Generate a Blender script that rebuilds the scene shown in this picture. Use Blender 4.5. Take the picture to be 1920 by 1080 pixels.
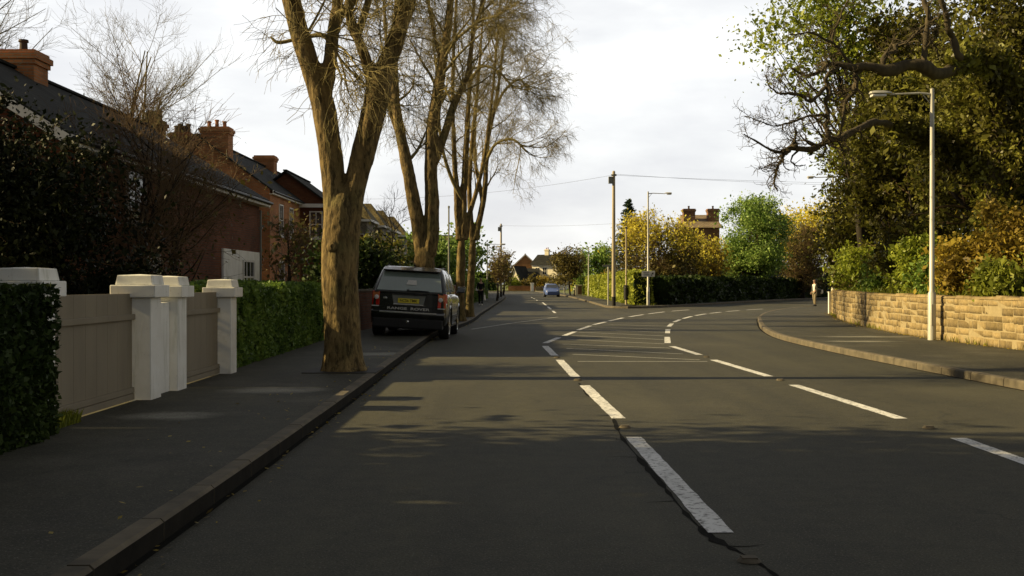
import bpy, bmesh, math, random
import numpy as np
from mathutils import Vector, Matrix

for o in list(bpy.data.objects):
    bpy.data.objects.remove(o)
R = math.radians
rng = np.random.default_rng(11)
random.seed(5)
C = bpy.context.scene.collection
scene = bpy.context.scene

# ------------------------------------------------------------------ camera
EYE = 1.45
F = 2000.0            # focal length in photo pixels (1920 wide)
HOR = 532.0
cam_d = bpy.data.cameras.new('camera')
cam = bpy.data.objects.new('camera', cam_d)
C.objects.link(cam)
cam.location = (0, 0, EYE)
cam.rotation_euler = (R(90) - math.atan(8 / F), 0, 0)
cam_d.sensor_width = 36
cam_d.lens = F / 1920 * 36
cam_d.clip_start = 0.1
cam_d.clip_end = 3000
scene.camera = cam

# ------------------------------------------------------------------ light
SUN_EL = 27.0
world = bpy.data.worlds.new('World')
scene.world = world
world.use_nodes = True
nt = world.node_tree
nt.nodes.clear()
wo = nt.nodes.new('ShaderNodeOutputWorld')
bg = nt.nodes.new('ShaderNodeBackground')
sky = nt.nodes.new('ShaderNodeTexSky')
sky.sky_type = 'NISHITA'
sky.sun_disc = False
sky.sun_elevation = R(SUN_EL)
sky.sun_rotation = R(-92)
sky.air_density = 1.0
sky.dust_density = 2.0
tc = nt.nodes.new('ShaderNodeTexCoord')
mp = nt.nodes.new('ShaderNodeMapping')
mp.inputs['Scale'].default_value = (1.0, 1.0, 3.2)
n1 = nt.nodes.new('ShaderNodeTexNoise')
n1.inputs['Scale'].default_value = 2.6
n1.inputs['Detail'].default_value = 7
n1.inputs['Roughness'].default_value = .55
cr = nt.nodes.new('ShaderNodeValToRGB')
cr.color_ramp.elements[0].position = .36
cr.color_ramp.elements[0].color = (4.8, 4.8, 4.95, 1)
cr.color_ramp.elements[1].position = .66
cr.color_ramp.elements[1].color = (7.9, 7.85, 7.7, 1)
e = cr.color_ramp.elements.new(.52)
e.color = (6.0, 6.0, 5.95, 1)
mx = nt.nodes.new('ShaderNodeMix')
mx.data_type = 'RGBA'
mx.inputs['Factor'].default_value = .88
L = nt.links.new
L(tc.outputs['Generated'], mp.inputs['Vector'])
L(mp.outputs['Vector'], n1.inputs['Vector'])
L(n1.outputs['Fac'], cr.inputs['Fac'])
L(sky.outputs['Color'], mx.inputs['A'])
L(cr.outputs['Color'], mx.inputs['B'])
# sky dimmed out of view overhead and behind to cut ambient light, bright ahead
sp = nt.nodes.new('ShaderNodeSeparateXYZ')
L(tc.outputs['Generated'], sp.inputs[0])
mz = nt.nodes.new('ShaderNodeMapRange')
mz.inputs['From Min'].default_value = .22
mz.inputs['From Max'].default_value = .62
mz.inputs['To Min'].default_value = 1.0
mz.inputs['To Max'].default_value = .28
mz.interpolation_type = 'SMOOTHSTEP'
L(sp.outputs['Z'], mz.inputs['Value'])
my = nt.nodes.new('ShaderNodeMapRange')
my.inputs['From Min'].default_value = -.5
my.inputs['From Max'].default_value = .5
my.inputs['To Min'].default_value = .42
my.inputs['To Max'].default_value = 1.0
my.interpolation_type = 'SMOOTHSTEP'
L(sp.outputs['Y'], my.inputs['Value'])
mm = nt.nodes.new('ShaderNodeMath')
mm.operation = 'MULTIPLY'
L(mz.outputs[0], mm.inputs[0])
L(my.outputs[0], mm.inputs[1])
mv = nt.nodes.new('ShaderNodeVectorMath')
mv.operation = 'SCALE'
L(mx.outputs['Result'], mv.inputs[0])
L(mm.outputs[0], mv.inputs['Scale'])
L(mv.outputs[0], bg.inputs['Color'])
L(bg.outputs['Background'], wo.inputs['Surface'])
bg.inputs['Strength'].default_value = .1

sun_d = bpy.data.lights.new('sun', 'SUN')
sun_d.energy = 5.0
sun_d.angle = R(.6)
sun_d.color = (1.0, .78, .40)
sun = bpy.data.objects.new('sun', sun_d)
C.objects.link(sun)
sdir = Vector((math.cos(R(SUN_EL)), .012, -math.sin(R(SUN_EL))))   # light travels this way
sun.rotation_euler = sdir.to_track_quat('-Z', 'Y').to_euler()
sun.location = (-40, 0, 30)

scene.view_settings.view_transform = 'Standard'
scene.view_settings.look = 'None'
scene.view_settings.exposure = 0.82
scene.view_settings.gamma = 1.0
scene.view_settings.use_curve_mapping = False
scene.cycles.max_bounces = 6
scene.cycles.diffuse_bounces = 3
scene.cycles.glossy_bounces = 3
scene.cycles.transparent_max_bounces = 6

# ------------------------------------------------------------------ helpers
def G(px, py, z=0.0):
    """ground point seen at photo pixel (px,py) on a level z"""
    Y = F * (EYE - z) / (py - HOR)
    return ((px - 960) * Y / F, Y, z)

def W(px, py, Y):
    return ((px - 960) * Y / F, Y, EYE + (HOR - py) * Y / F)

def tag(o, label=None, cat=None, group=None, kind=None):
    if label: o['label'] = label
    if cat: o['category'] = cat
    if group: o['group'] = group
    if kind: o['kind'] = kind
    return o

def empty(name, loc=(0, 0, 0), label=None, cat=None, group=None, rot=(0, 0, 0)):
    o = bpy.data.objects.new(name, None)
    o.empty_display_size = .2
    o.location = loc
    o.rotation_euler = rot
    C.objects.link(o)
    return tag(o, label, cat, group)

def link(o, parent=None, world=False):
    C.objects.link(o)
    if parent is not None:
        o.parent = parent
        if world:
            q, off = parent, Vector((0, 0, 0))
            while q is not None:
                off = off + q.location
                q = q.parent
            o.matrix_parent_inverse = Matrix.Translation(-off) if not parent.parent else Matrix.Identity(4)
    return o

def copy_tree(o, parent=None, label=None):
    c = o.copy()
    C.objects.link(c)
    if parent is not None:
        c.parent = parent
        c.matrix_parent_inverse = o.matrix_parent_inverse.copy()
    for ch in list(o.children):
        copy_tree(ch, c)
    if label: c['label'] = label
    return c

def mesh_np(name, verts, faces, mat, parent=None, smooth=False, rnd=None, world=True):
    verts = np.asarray(verts, dtype=np.float32)
    faces = np.asarray(faces, dtype=np.int32)
    me = bpy.data.meshes.new(name)
    k = faces.shape[1]
    me.vertices.add(len(verts))
    me.vertices.foreach_set('co', verts.ravel())
    me.loops.add(faces.size)
    me.loops.foreach_set('vertex_index', faces.ravel())
    me.polygons.add(len(faces))
    me.polygons.foreach_set('loop_start', np.arange(0, faces.size, k, dtype=np.int32))
    if smooth:
        me.polygons.foreach_set('use_smooth', np.ones(len(faces), dtype=bool))
    if rnd is not None:
        a = me.attributes.new('rnd', 'FLOAT', 'FACE')
        a.data.foreach_set('value', np.asarray(rnd, dtype=np.float32))
    me.update(calc_edges=True)
    if mat: me.materials.append(mat)
    o = bpy.data.objects.new(name, me)
    return link(o, parent, world)

def catmull(pts, n):
    """smooth resampling of rows (any columns) to n rows"""
    p = np.asarray(pts, float)
    if len(p) < 3:
        t = np.linspace(0, 1, n)[:, None]
        return p[0] * (1 - t) + p[-1] * t
    q = np.vstack([2 * p[0] - p[1], p, 2 * p[-1] - p[-2]])
    s = np.linspace(0, len(p) - 1 - 1e-6, n)
    i = s.astype(int)
    t = (s - i)[:, None]
    a, b, c, d = q[i], q[i + 1], q[i + 2], q[i + 3]
    return .5 * (2 * b + (c - a) * t + (2 * a - 5 * b + 4 * c - d) * t ** 2 + (3 * b - a - 3 * c + d) * t ** 3)

def resample(pts, step):
    """polyline -> points at equal arc length after smoothing"""
    p = catmull(pts, len(pts) * 14)
    d = np.r_[0, np.cumsum(np.linalg.norm(np.diff(p[:, :2], axis=0), axis=1))]
    n = max(2, int(d[-1] / step) + 1)
    s = np.linspace(0, d[-1], n)
    return np.stack([np.interp(s, d, p[:, k]) for k in range(p.shape[1])], 1), s

def tubes(P, Rr, S, cap=False):
    N, K, _ = P.shape
    T = np.gradient(P, axis=1)
    T /= np.linalg.norm(T, axis=2, keepdims=True) + 1e-9
    ref = np.tile(np.array([.31, .93, .18]), (N, K, 1))
    U = np.cross(T, ref)
    U /= np.linalg.norm(U, axis=2, keepdims=True) + 1e-9
    V = np.cross(T, U)
    a = np.arange(S) * 2 * np.pi / S
    ring = P[:, :, None, :] + Rr[:, :, None, None] * (np.cos(a)[None, None, :, None] * U[:, :, None, :] + np.sin(a)[None, None, :, None] * V[:, :, None, :])
    verts = ring.reshape(-1, 3)
    n, k, s = np.meshgrid(np.arange(N), np.arange(K - 1), np.arange(S), indexing='ij')
    b = (n * K + k) * S
    s2 = (s + 1) % S
    faces = np.stack([b + s, b + s2, b + S + s2, b + S + s], -1).reshape(-1, 4)
    return verts, faces

def merge(parts):
    vs, fs, off = [], [], 0
    for v, f in parts:
        vs.append(v)
        fs.append(f + off)
        off += len(v)
    return np.vstack(vs), np.vstack(fs)

def norm(v):
    return v / (np.linalg.norm(v, axis=-1, keepdims=True) + 1e-9)

def grow(P, Rr, n, Ln, ang, K=5, grav=0., wob=.15, t0=.25, t1=1., rs=.6, rmin=.004, fall=.4):
    N, K0, _ = P.shape
    idx = np.repeat(np.arange(N), n)
    M = len(idx)
    t = rng.uniform(t0, t1, M)
    s = np.clip(t * (K0 - 1), 0, K0 - 1.001)
    i = s.astype(int)
    fr = (s - i)[:, None]
    a, b = P[idx, i], P[idx, i + 1]
    pos = a * (1 - fr) + b * fr
    tan = norm(b - a)
    r0 = (Rr[idx, i] * (1 - fr[:, 0]) + Rr[idx, i + 1] * fr[:, 0]) * rs
    pr = rng.normal(size=(M, 3))
    pr -= (pr * tan).sum(1, keepdims=True) * tan
    pr = norm(pr)
    an = np.radians(ang) * rng.uniform(.6, 1.25, M)[:, None]
    d = np.cos(an) * tan + np.sin(an) * pr
    ln = Ln * rng.uniform(.55, 1.25, M) * (1 - fall * t)
    out = np.zeros((M, K, 3))
    out[:, 0] = pos
    for k in range(1, K):
        d = norm(d + rng.normal(size=(M, 3)) * wob + np.array([0, 0, grav]) * (k / K + .3))
        pos = pos + d * (ln / (K - 1))[:, None]
        out[:, k] = pos
    r0 = np.maximum(r0, rmin)
    rad = r0[:, None] * np.linspace(1, .25, K)[None, :]
    return out, np.maximum(rad, rmin * .6)

def leaf_quads(Cn, size, flat=0.0):
    N = len(Cn)
    u = rng.normal(size=(N, 3))
    u[:, 2] *= (1 - flat)
    u = norm(u)
    v = rng.normal(size=(N, 3))
    v -= (v * u).sum(1, keepdims=True) * u
    v = norm(v)
    w = np.cross(u, v)
    s = (size * np.clip(rng.lognormal(-.05, .38, N), .35, 2.2))[:, None]
    p = np.stack([Cn - u * s, Cn + v * s * .55 + w * s * .12, Cn + u * s, Cn - v * s * .55 + w * s * .12], 1)
    return p.reshape(-1, 3), np.arange(N * 4).reshape(-1, 4)

def ball(n):
    d = norm(rng.normal(size=(n, 3)))
    return d

class MB:
    def __init__(self):
        self.v, self.f = [], []
    def add(self, vs, fs):
        o = len(self.v)
        self.v += [tuple(p) for p in vs]
        self.f += [tuple(i + o for i in f) for f in fs]
        return self
    def box(self, x0, x1, y0, y1, z0, z1):
        vs = [(x, y, z) for z in (z0, z1) for y in (y0, y1) for x in (x0, x1)]
        return self.add(vs, [(0, 2, 3, 1), (4, 5, 7, 6), (0, 1, 5, 4), (2, 6, 7, 3), (0, 4, 6, 2), (1, 3, 7, 5)])
    def prism(self, poly, ext):
        """poly: list of 3-D points (planar); ext: extrusion vector"""
        n = len(poly)
        e3 = Vector(ext)
        vs = [Vector(p) for p in poly] + [Vector(p) + e3 for p in poly]
        fs = [tuple(range(n))[::-1], tuple(range(n, 2 * n))]
        fs += [(i, (i + 1) % n, n + (i + 1) % n, n + i) for i in range(n)]
        return self.add(vs, fs)
    def tube(self, pts, r, s=8, cap=True):
        pts = np.asarray(pts, float)
        rr = np.full(len(pts), r) if np.isscalar(r) else np.asarray(r, float)
        v, f = tubes(pts[None], rr[None], s)
        fs = [tuple(q) for q in f]
        if cap:
            fs += [tuple(range(s))[::-1], tuple(range(len(v) - s, len(v)))]
        return self.add(v, fs)
    def lathe(self, prof, s=24, axis='z', c=(0, 0, 0)):
        vs, fs = [], []
        for (r, h) in prof:
            for k in range(s):
                a = 2 * math.pi * k / s
                p = (r * math.cos(a), r * math.sin(a), h)
                if axis == 'x': p = (h, r * math.cos(a), r * math.sin(a))
                if axis == 'y': p = (r * math.cos(a), h, r * math.sin(a))
                vs.append((p[0] + c[0], p[1] + c[1], p[2] + c[2]))
        for i in range(len(prof) - 1):
            for k in range(s):
                k2 = (k + 1) % s
                fs.append((i * s + k, i * s + k2, (i + 1) * s + k2, (i + 1) * s + k))
        return self.add(vs, fs)
    def build(self, name, mat, parent=None, smooth=False, bevel=0.0, world=False, seg=2, auto=None):
        me = bpy.data.meshes.new(name)
        me.from_pydata([tuple(map(float, p)) for p in self.v], [], self.f)
        me.update()
        bm = bmesh.new()
        bm.from_mesh(me)
        bmesh.ops.recalc_face_normals(bm, faces=bm.faces)
        if bevel:
            es = [ed for ed in bm.edges if len(ed.link_faces) == 2 and ed.calc_face_angle(0) > .5]
            bmesh.ops.bevel(bm, geom=es, offset=bevel, segments=seg, affect='EDGES', profile=.6, clamp_overlap=True)
        uvl = bm.loops.layers.uv.new('UVMap')
        for fc in bm.faces:
            n = fc.normal
            h = math.hypot(n.x, n.y)
            for lp in fc.loops:
                p = lp.vert.co
                if h < .25:
                    lp[uvl].uv = (p.x, p.y)
                else:
                    lp[uvl].uv = ((-n.y * p.x + n.x * p.y) / h, p.z / h)
        bm.to_mesh(me)
        bm.free()
        if smooth:
            me.polygons.foreach_set('use_smooth', [True] * len(me.polygons))
            try:
                me.set_sharp_from_angle(angle=R(auto or 35))
            except Exception:
                pass
        if mat: me.materials.append(mat)
        o = bpy.data.objects.new(name, me)
        return link(o, parent, world)

# ------------------------------------------------------------------ materials
def nodes(name):
    m = bpy.data.materials.new(name)
    m.use_nodes = True
    t = m.node_tree
    t.nodes.clear()
    out = t.nodes.new('ShaderNodeOutputMaterial')
    p = t.nodes.new('ShaderNodeBsdfPrincipled')
    t.links.new(p.outputs[0], out.inputs[0])
    return m, t, p, out

def coord(t, kind='Object', scale=(1, 1, 1)):
    c = t.nodes.new('ShaderNodeTexCoord')
    m = t.nodes.new('ShaderNodeMapping')
    m.inputs['Scale'].default_value = scale
    t.links.new(c.outputs[kind], m.inputs['Vector'])
    return m.outputs['Vector']

def noise(t, vec, scale, detail=5, rough=.55):
    n = t.nodes.new('ShaderNodeTexNoise')
    n.inputs['Scale'].default_value = scale
    n.inputs['Detail'].default_value = detail
    n.inputs['Roughness'].default_value = rough
    t.links.new(vec, n.inputs['Vector'])
    return n.outputs['Fac']

def ramp(t, fac, stops):
    r = t.nodes.new('ShaderNodeValToRGB')
    el = r.color_ramp.elements
    while len(el) < len(stops): el.new(.5)
    for e_, (p, c) in zip(el, stops):
        e_.position = p
        e_.color = (*c, 1) if len(c) == 3 else c
    t.links.new(fac, r.inputs['Fac'])
    return r.outputs['Color']

def mixc(t, fac, a, b, mode='MIX'):
    m = t.nodes.new('ShaderNodeMix')
    m.data_type = 'RGBA'
    m.blend_type = mode
    for sock, val in ((m.inputs['Factor'], fac), (m.inputs['A'], a), (m.inputs['B'], b)):
        if hasattr(val, 'links') or hasattr(val, 'is_linked'): t.links.new(val, sock)
        elif isinstance(val, (int, float)): sock.default_value = val
        else: sock.default_value = (*val, 1)
    return m.outputs['Result']

def bump(t, p, h, strength=.3, dist=.02):
    b = t.nodes.new('ShaderNodeBump')
    b.inputs['Strength'].default_value = strength
    b.inputs['Distance'].default_value = dist
    t.links.new(h, b.inputs['Height'])
    t.links.new(b.outputs['Normal'], p.inputs['Normal'])

def simple(name, a, b=None, scale=6., rough=.7, metal=0., bmp=0., spec=.4, vec_scale=(1, 1, 1), detail=5, bdist=.02, ior=None, coat=0.):
    m, t, p, _ = nodes(name)
    b = b or tuple(c * .75 for c in a)
    v = coord(t, 'Object', vec_scale)
    f = noise(t, v, scale, detail)
    t.links.new(ramp(t, f, [(.3, b), (.7, a)]), p.inputs['Base Color'])
    p.inputs['Roughness'].default_value = rough
    p.inputs['Metallic'].default_value = metal
    p.inputs['Specular IOR Level'].default_value = spec
    if ior: p.inputs['IOR'].default_value = ior
    if coat: p.inputs['Coat Weight'].default_value = coat
    if bmp: bump(t, p, f, bmp, bdist)
    return m

def leafy(name, cols, trans=.3, rough=.5, nscale=.7, spec=.25):
    m, t, p, out = nodes(name)
    at = t.nodes.new('ShaderNodeAttribute')
    at.attribute_name = 'rnd'
    v = coord(t, 'Object')
    f = noise(t, v, nscale, 3)
    ad = t.nodes.new('ShaderNodeMath')
    ad.operation = 'MULTIPLY_ADD'
    ad.inputs[1].default_value = .55
    t.links.new(at.outputs['Fac'], ad.inputs[0])
    mu = t.nodes.new('ShaderNodeMath')
    mu.operation = 'MULTIPLY_ADD'
    mu.inputs[1].default_value = 1.3
    mu.inputs[2].default_value = -.42
    t.links.new(f, mu.inputs[0])
    t.links.new(mu.outputs[0], ad.inputs[2])
    n = len(cols)
    c = ramp(t, ad.outputs[0], [(.12 + .76 * i / (n - 1), k) for i, k in enumerate(cols)])
    t.links.new(c, p.inputs['Base Color'])
    p.inputs['Roughness'].default_value = rough
    p.inputs['Specular IOR Level'].default_value = spec
    tr = t.nodes.new('ShaderNodeBsdfTranslucent')
    t.links.new(c, tr.inputs['Color'])
    ms = t.nodes.new('ShaderNodeMixShader')
    ms.inputs[0].default_value = trans
    t.links.new(p.outputs[0], ms.inputs[1])
    t.links.new(tr.outputs[0], ms.inputs[2])
    t.links.new(ms.outputs[0], out.inputs[0])
    return m

def brick(name, c1, c2, mortar, w=.225, h=.075, rough=.9, msize=.012, bmp=.6, freq=2):
    m, t, p, _ = nodes(name)
    v = coord(t, 'UV')
    b = t.nodes.new('ShaderNodeTexBrick')
    b.inputs['Scale'].default_value = 1
    b.inputs['Brick Width'].default_value = w
    b.inputs['Row Height'].default_value = h
    b.inputs['Mortar Size'].default_value = msize
    b.inputs['Mortar Smooth'].default_value = .2
    b.inputs['Color1'].default_value = (*c1, 1)
    b.inputs['Color2'].default_value = (*c2, 1)
    b.inputs['Mortar'].default_value = (*mortar, 1)
    t.links.new(v, b.inputs['Vector'])
    f = noise(t, coord(t, 'Object'), .8, 6)
    dirt = ramp(t, f, [(.3, (.62, .6, .58)), (.65, (1.1, 1.05, 1.0))])
    t.links.new(mixc(t, 1., b.outputs['Color'], dirt, 'MULTIPLY'), p.inputs['Base Color'])
    p.inputs['Roughness'].default_value = rough
    p.inputs['Specular IOR Level'].default_value = .15
    bb = t.nodes.new('ShaderNodeInvert')
    t.links.new(b.outputs['Fac'], bb.inputs['Color'])
    bump(t, p, bb.outputs[0], bmp, .02)
    return m

def scaled(t, s):
    mr = t.nodes.new('ShaderNodeMapRange')
    mr.inputs['From Min'].default_value = 1.15
    mr.inputs['From Max'].default_value = 2.0
    mr.inputs['To Min'].default_value = .85
    mr.inputs['To Max'].default_value = 0.
    t.links.new(s, mr.inputs['Value'])
    return mr.outputs[0]

def asphalt(name, a, b, patch, pscale, bmp=.35, stretch=(1, .08, 1), sun_flecks=()):
    m, t, p, _ = nodes(name)
    v = coord(t, 'Object')
    f1 = noise(t, v, 55, 3, .7)
    f2 = noise(t, coord(t, 'Object', stretch), 1.4, 4)
    f3 = noise(t, v, pscale, 6, .6)
    c = ramp(t, f1, [(.3, b), (.72, a)])
    c = mixc(t, 1., c, ramp(t, f2, [(.3, (.72, .72, .73)), (.7, (1.26, 1.23, 1.16))]), 'MULTIPLY')
    f4 = noise(t, v, 5.5, 6, .7)
    c = mixc(t, 1., c, ramp(t, f4, [(.34, (.74, .74, .74)), (.5, (1, 1, 1)), (.68, (1.28, 1.26, 1.2))]), 'MULTIPLY')
    vo = t.nodes.new('ShaderNodeTexVoronoi')
    vo.feature = 'DISTANCE_TO_EDGE'
    vo.inputs['Scale'].default_value = .42
    wv = t.nodes.new('ShaderNodeVectorMath'); wv.operation = 'MULTIPLY_ADD'
    nz = t.nodes.new('ShaderNodeTexNoise'); nz.inputs['Scale'].default_value = 3.5; nz.inputs['Detail'].default_value = 5
    t.links.new(v, nz.inputs['Vector'])
    t.links.new(nz.outputs['Color'], wv.inputs[0]); wv.inputs[1].default_value = (.45, .45, 0); t.links.new(v, wv.inputs[2])
    t.links.new(wv.outputs[0], vo.inputs['Vector'])
    ck = ramp(t, vo.outputs['Distance'], [(.0, (1, 1, 1)), (.006, (0, 0, 0))])
    ckm = mixc(t, 1., ck, ramp(t, noise(t, v, .35, 2), [(.5, (0, 0, 0)), (.62, (.85, .85, .85))]), 'MULTIPLY')
    c = mixc(t, ckm, c, (.006, .006, .005))
    for (cx, cy, rx, ry) in sun_flecks:
        sv = t.nodes.new('ShaderNodeVectorMath'); sv.operation = 'SUBTRACT'; sv.inputs[1].default_value = (cx, cy, 0)
        t.links.new(v, sv.inputs[0])
        dv = t.nodes.new('ShaderNodeVectorMath'); dv.operation = 'MULTIPLY'; dv.inputs[1].default_value = (1 / rx, 1 / ry, 0)
        t.links.new(sv.outputs[0], dv.inputs[0])
        ln = t.nodes.new('ShaderNodeVectorMath'); ln.operation = 'LENGTH'
        t.links.new(dv.outputs[0], ln.inputs[0])
        ad = t.nodes.new('ShaderNodeMath'); ad.operation = 'MULTIPLY_ADD'; ad.inputs[1].default_value = 1.6
        t.links.new(noise(t, v, 2.6, 6, .65), ad.inputs[0]); t.links.new(ln.outputs['Value'], ad.inputs[2])
        c = mixc(t, ramp(t, ad.outputs[0], [(1.15, (.9, .9, .9)), (1.75, (0, 0, 0))] if False else [(.0, (.9, .9, .9)), (.55, (.85, .85, .85)), (.98, (0, 0, 0))]) if False else scaled(t, ad.outputs[0]), c, (.25, .245, .205))
    fac = ramp(t, f3, [(.50, (0, 0, 0)), (.68, (.7, .7, .7))])
    c = mixc(t, fac, c, patch)
    sp = noise(t, v, 80, 2, .5)
    c = mixc(t, ramp(t, sp, [(.60, (0, 0, 0)), (.68, (.9, .9, .9))]), c, (.125, .12, .09))
    c = mixc(t, ramp(t, noise(t, v, 62, 2, .5), [(.34, (.8, .8, .8)), (.42, (0, 0, 0))]), c, (.010, .010, .008))
    t.links.new(c, p.inputs['Base Color'])
    p.inputs['Roughness'].default_value = .82
    p.inputs['Specular IOR Level'].default_value = .35
    bump(t, p, f1, bmp, .006)
    return m

def paint(name, col, wear=.5, base=(.10, .098, .088), scale=17.):
    m, t, p, _ = nodes(name)
    v = coord(t, 'Object')
    f = noise(t, v, scale, 8, .68)
    k = ramp(t, f, [(wear - .07, (0, 0, 0)), (wear + .05, (1, 1, 1))])
    g = ramp(t, noise(t, v, 2.3, 5), [(.3, tuple(c * .72 for c in col)), (.7, col)])
    t.links.new(mixc(t, k, base, g), p.inputs['Base Color'])
    p.inputs['Roughness'].default_value = .7
    return m

M = {}
M['road'] = asphalt('worn_asphalt', (.052, .050, .031), (.025, .0255, .0165), (.066, .062, .039), .22, .7)
M['pave'] = asphalt('pavement_asphalt', (.046, .044, .028), (.021, .0215, .014), (.085, .079, .058), .8, .5, (1, .5, 1), sun_flecks=[(-3.4, 10.75, .50, .34), (-3.0, 13.3, .62, .42), (-2.55, 20.2, .6, .5), (9.0, 26.8, 1.3, .42), (8.1, 24.6, .9, .35)])  # pale spots painted into the pavement colour as sun flecks
M['kerb'] = simple('kerb_stone', (.15, .125, .085), (.065, .056, .04), 4, .9, bmp=.3)
M['white_line'] = paint('white_road_paint', (.74, .74, .72), .435)
M['faint_line'] = paint('faded_road_paint', (.42, .42, .37), .42)
M['seam'] = simple('bitumen_seam', (.008, .008, .007), (.012, .012, .010), 12, .95, spec=.05)
M['soil'] = simple('garden_soil', (.07, .065, .03), (.03, .026, .016), 1.2, .95, bmp=.6)
M['grass'] = simple('rough_grass', (.13, .15, .025), (.06, .075, .015), 1.5, .95, bmp=.6)
M['bark'] = None
m, t, p, _ = nodes('mottled_bark')
v1 = coord(t, 'Object', (1, 1, .35))
fa = noise(t, v1, 7, 8, .65)
fb = noise(t, coord(t, 'Object'), 1.6, 5)
fc_ = noise(t, coord(t, 'Object', (1, 1, .5)), 26, 5, .7)
c = ramp(t, fa, [(.30, (.075, .052, .022)), (.48, (.17, .12, .05)), (.72, (.34, .245, .10))])
c = mixc(t, ramp(t, fb, [(.5, (0, 0, 0)), (.68, (.5, .5, .5))]), c, (.12, .12, .045))
fs_ = noise(t, coord(t, 'Object', (1, 1, .3)), 17, 6, .65)
c = mixc(t, ramp(t, fs_, [(.38, (.8, .8, .8)), (.50, (0, 0, 0))]), c, (.032, .024, .011))
c = mixc(t, ramp(t, fc_, [(.58, (0, 0, 0)), (.68, (.75, .75, .75))]), c, (.06, .045, .028))
t.links.new(c, p.inputs['Base Color'])
p.inputs['Roughness'].default_value = .9
p.inputs['Specular IOR Level'].default_value = .2
mb_ = t.nodes.new('ShaderNodeMath'); mb_.operation = 'ADD'
t.links.new(fa, mb_.inputs[0]); t.links.new(fs_, mb_.inputs[1])
bump(t, p, mb_.outputs[0], .9, .04)
M['bark'] = m
M['twig'] = simple('lime_twig', (.27, .22, .08), (.13, .105, .042), 3, .9)
M['dark_bark'] = simple('dark_bark', (.032, .024, .015), (.014, .011, .007), 9, .95, bmp=.6, vec_scale=(1, 1, .3))
M['gnarl'] = simple('gnarled_bark', (.085, .066, .034), (.035, .027, .015), 9, .95, bmp=.6, vec_scale=(1, 1, .3))
M['brown_twig'] = simple('brown_twig', (.17, .11, .05), (.08, .05, .025), 2, .9)
M['pale_twig'] = simple('pale_green_twig', (.24, .21, .10), (.12, .10, .05), 2, .9)
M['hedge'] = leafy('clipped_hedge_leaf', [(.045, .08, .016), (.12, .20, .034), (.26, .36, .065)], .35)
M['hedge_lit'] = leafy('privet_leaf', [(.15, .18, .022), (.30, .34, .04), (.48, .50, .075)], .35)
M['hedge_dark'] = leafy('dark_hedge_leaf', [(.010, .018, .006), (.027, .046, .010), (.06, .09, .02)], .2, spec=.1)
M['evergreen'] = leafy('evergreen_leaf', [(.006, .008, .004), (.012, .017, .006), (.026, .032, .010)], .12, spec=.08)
M['ivy'] = leafy('ivy_leaf', [(.026, .024, .006), (.075, .070, .013), (.155, .15, .024), (.27, .28, .045)], .38, .42, .5)
M['ivy_bright'] = leafy('young_green_leaf', [(.10, .13, .015), (.23, .28, .028), (.40, .45, .055)], .45, .45)
M['russet'] = leafy('russet_leaf', [(.12, .082, .015), (.29, .21, .03), (.46, .36, .05)], .4)
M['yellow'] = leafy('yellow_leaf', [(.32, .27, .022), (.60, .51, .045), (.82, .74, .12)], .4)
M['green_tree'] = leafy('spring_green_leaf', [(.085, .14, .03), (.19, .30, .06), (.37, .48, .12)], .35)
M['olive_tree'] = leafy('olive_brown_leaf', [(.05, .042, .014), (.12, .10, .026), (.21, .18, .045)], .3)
M['conifer'] = leafy('conifer_needle', [(.012, .028, .016), (.03, .06, .03), (.06, .10, .05)], .15)
M['blade'] = leafy('grass_blade', [(.10, .12, .015), (.20, .23, .025), (.33, .33, .045)], .4)
M['brick'] = brick('red_brick', (.14, .046, .020), (.19, .068, .03), (.115, .08, .055))
M['brick_orange'] = brick('orange_brick', (.34, .13, .045), (.46, .185, .07), (.26, .19, .12))
M['brick_brown'] = brick('brown_brick', (.20, .10, .05), (.27, .14, .07), (.22, .17, .12))
M['slate'] = brick('slate_tiles', (.020, .022, .021), (.032, .034, .031), (.009, .0095, .009), .35, .24, .95, .01, .5)
M['moss_tile'] = brick('mossy_roof_tiles', (.10, .085, .04), (.15, .125, .06), (.05, .045, .025), .3, .26, .9, .015, .6)
M['tan_tile'] = brick('tan_roof_tiles', (.22, .18, .125), (.28, .23, .16), (.11, .085, .055), .3, .3, .9, .02, .6)
M['white_paint'] = simple('white_masonry_paint', (.82, .82, .77), (.70, .69, .63), 3, .75, bmp=.08)
m, t, p, _ = nodes('weathered_white_masonry')
f = noise(t, coord(t, 'Object'), 3, 5)
c = ramp(t, f, [(.3, (.70, .69, .63)), (.7, (.82, .82, .77))])
g = noise(t, coord(t, 'Object', (1, 1, .12)), 9, 6, .65)
c = mixc(t, ramp(t, g, [(.54, (0, 0, 0)), (.70, (.55, .55, .55))]), c, (.36, .37, .27))
g = noise(t, coord(t, 'Object'), 21, 5, .7)
c = mixc(t, ramp(t, g, [(.62, (0, 0, 0)), (.70, (.6, .6, .6))]), c, (.42, .40, .33))
t.links.new(c, p.inputs['Base Color'])
p.inputs['Roughness'].default_value = .85
bump(t, p, g, .15, .01)
M['white_paint'] = m
M['white_trim'] = simple('white_wood_trim', (.72, .70, .65), (.55, .53, .48), 3, .6)
M['render_grey'] = simple('grey_pebbledash', (.24, .21, .17), (.17, .145, .115), 8, .95, bmp=.3)
M['cream'] = simple('cream_render', (.74, .68, .52), (.64, .58, .44), 2, .9)
M['gate'] = simple('taupe_gate_paint', (.25, .215, .15), (.20, .17, .118), 2.5, .75, bmp=.05, vec_scale=(1, 1, .3))
M['glass'] = simple('window_glass', (.03, .035, .04), (.02, .022, .025), 2, .08, spec=.7, ior=1.7)
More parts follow.
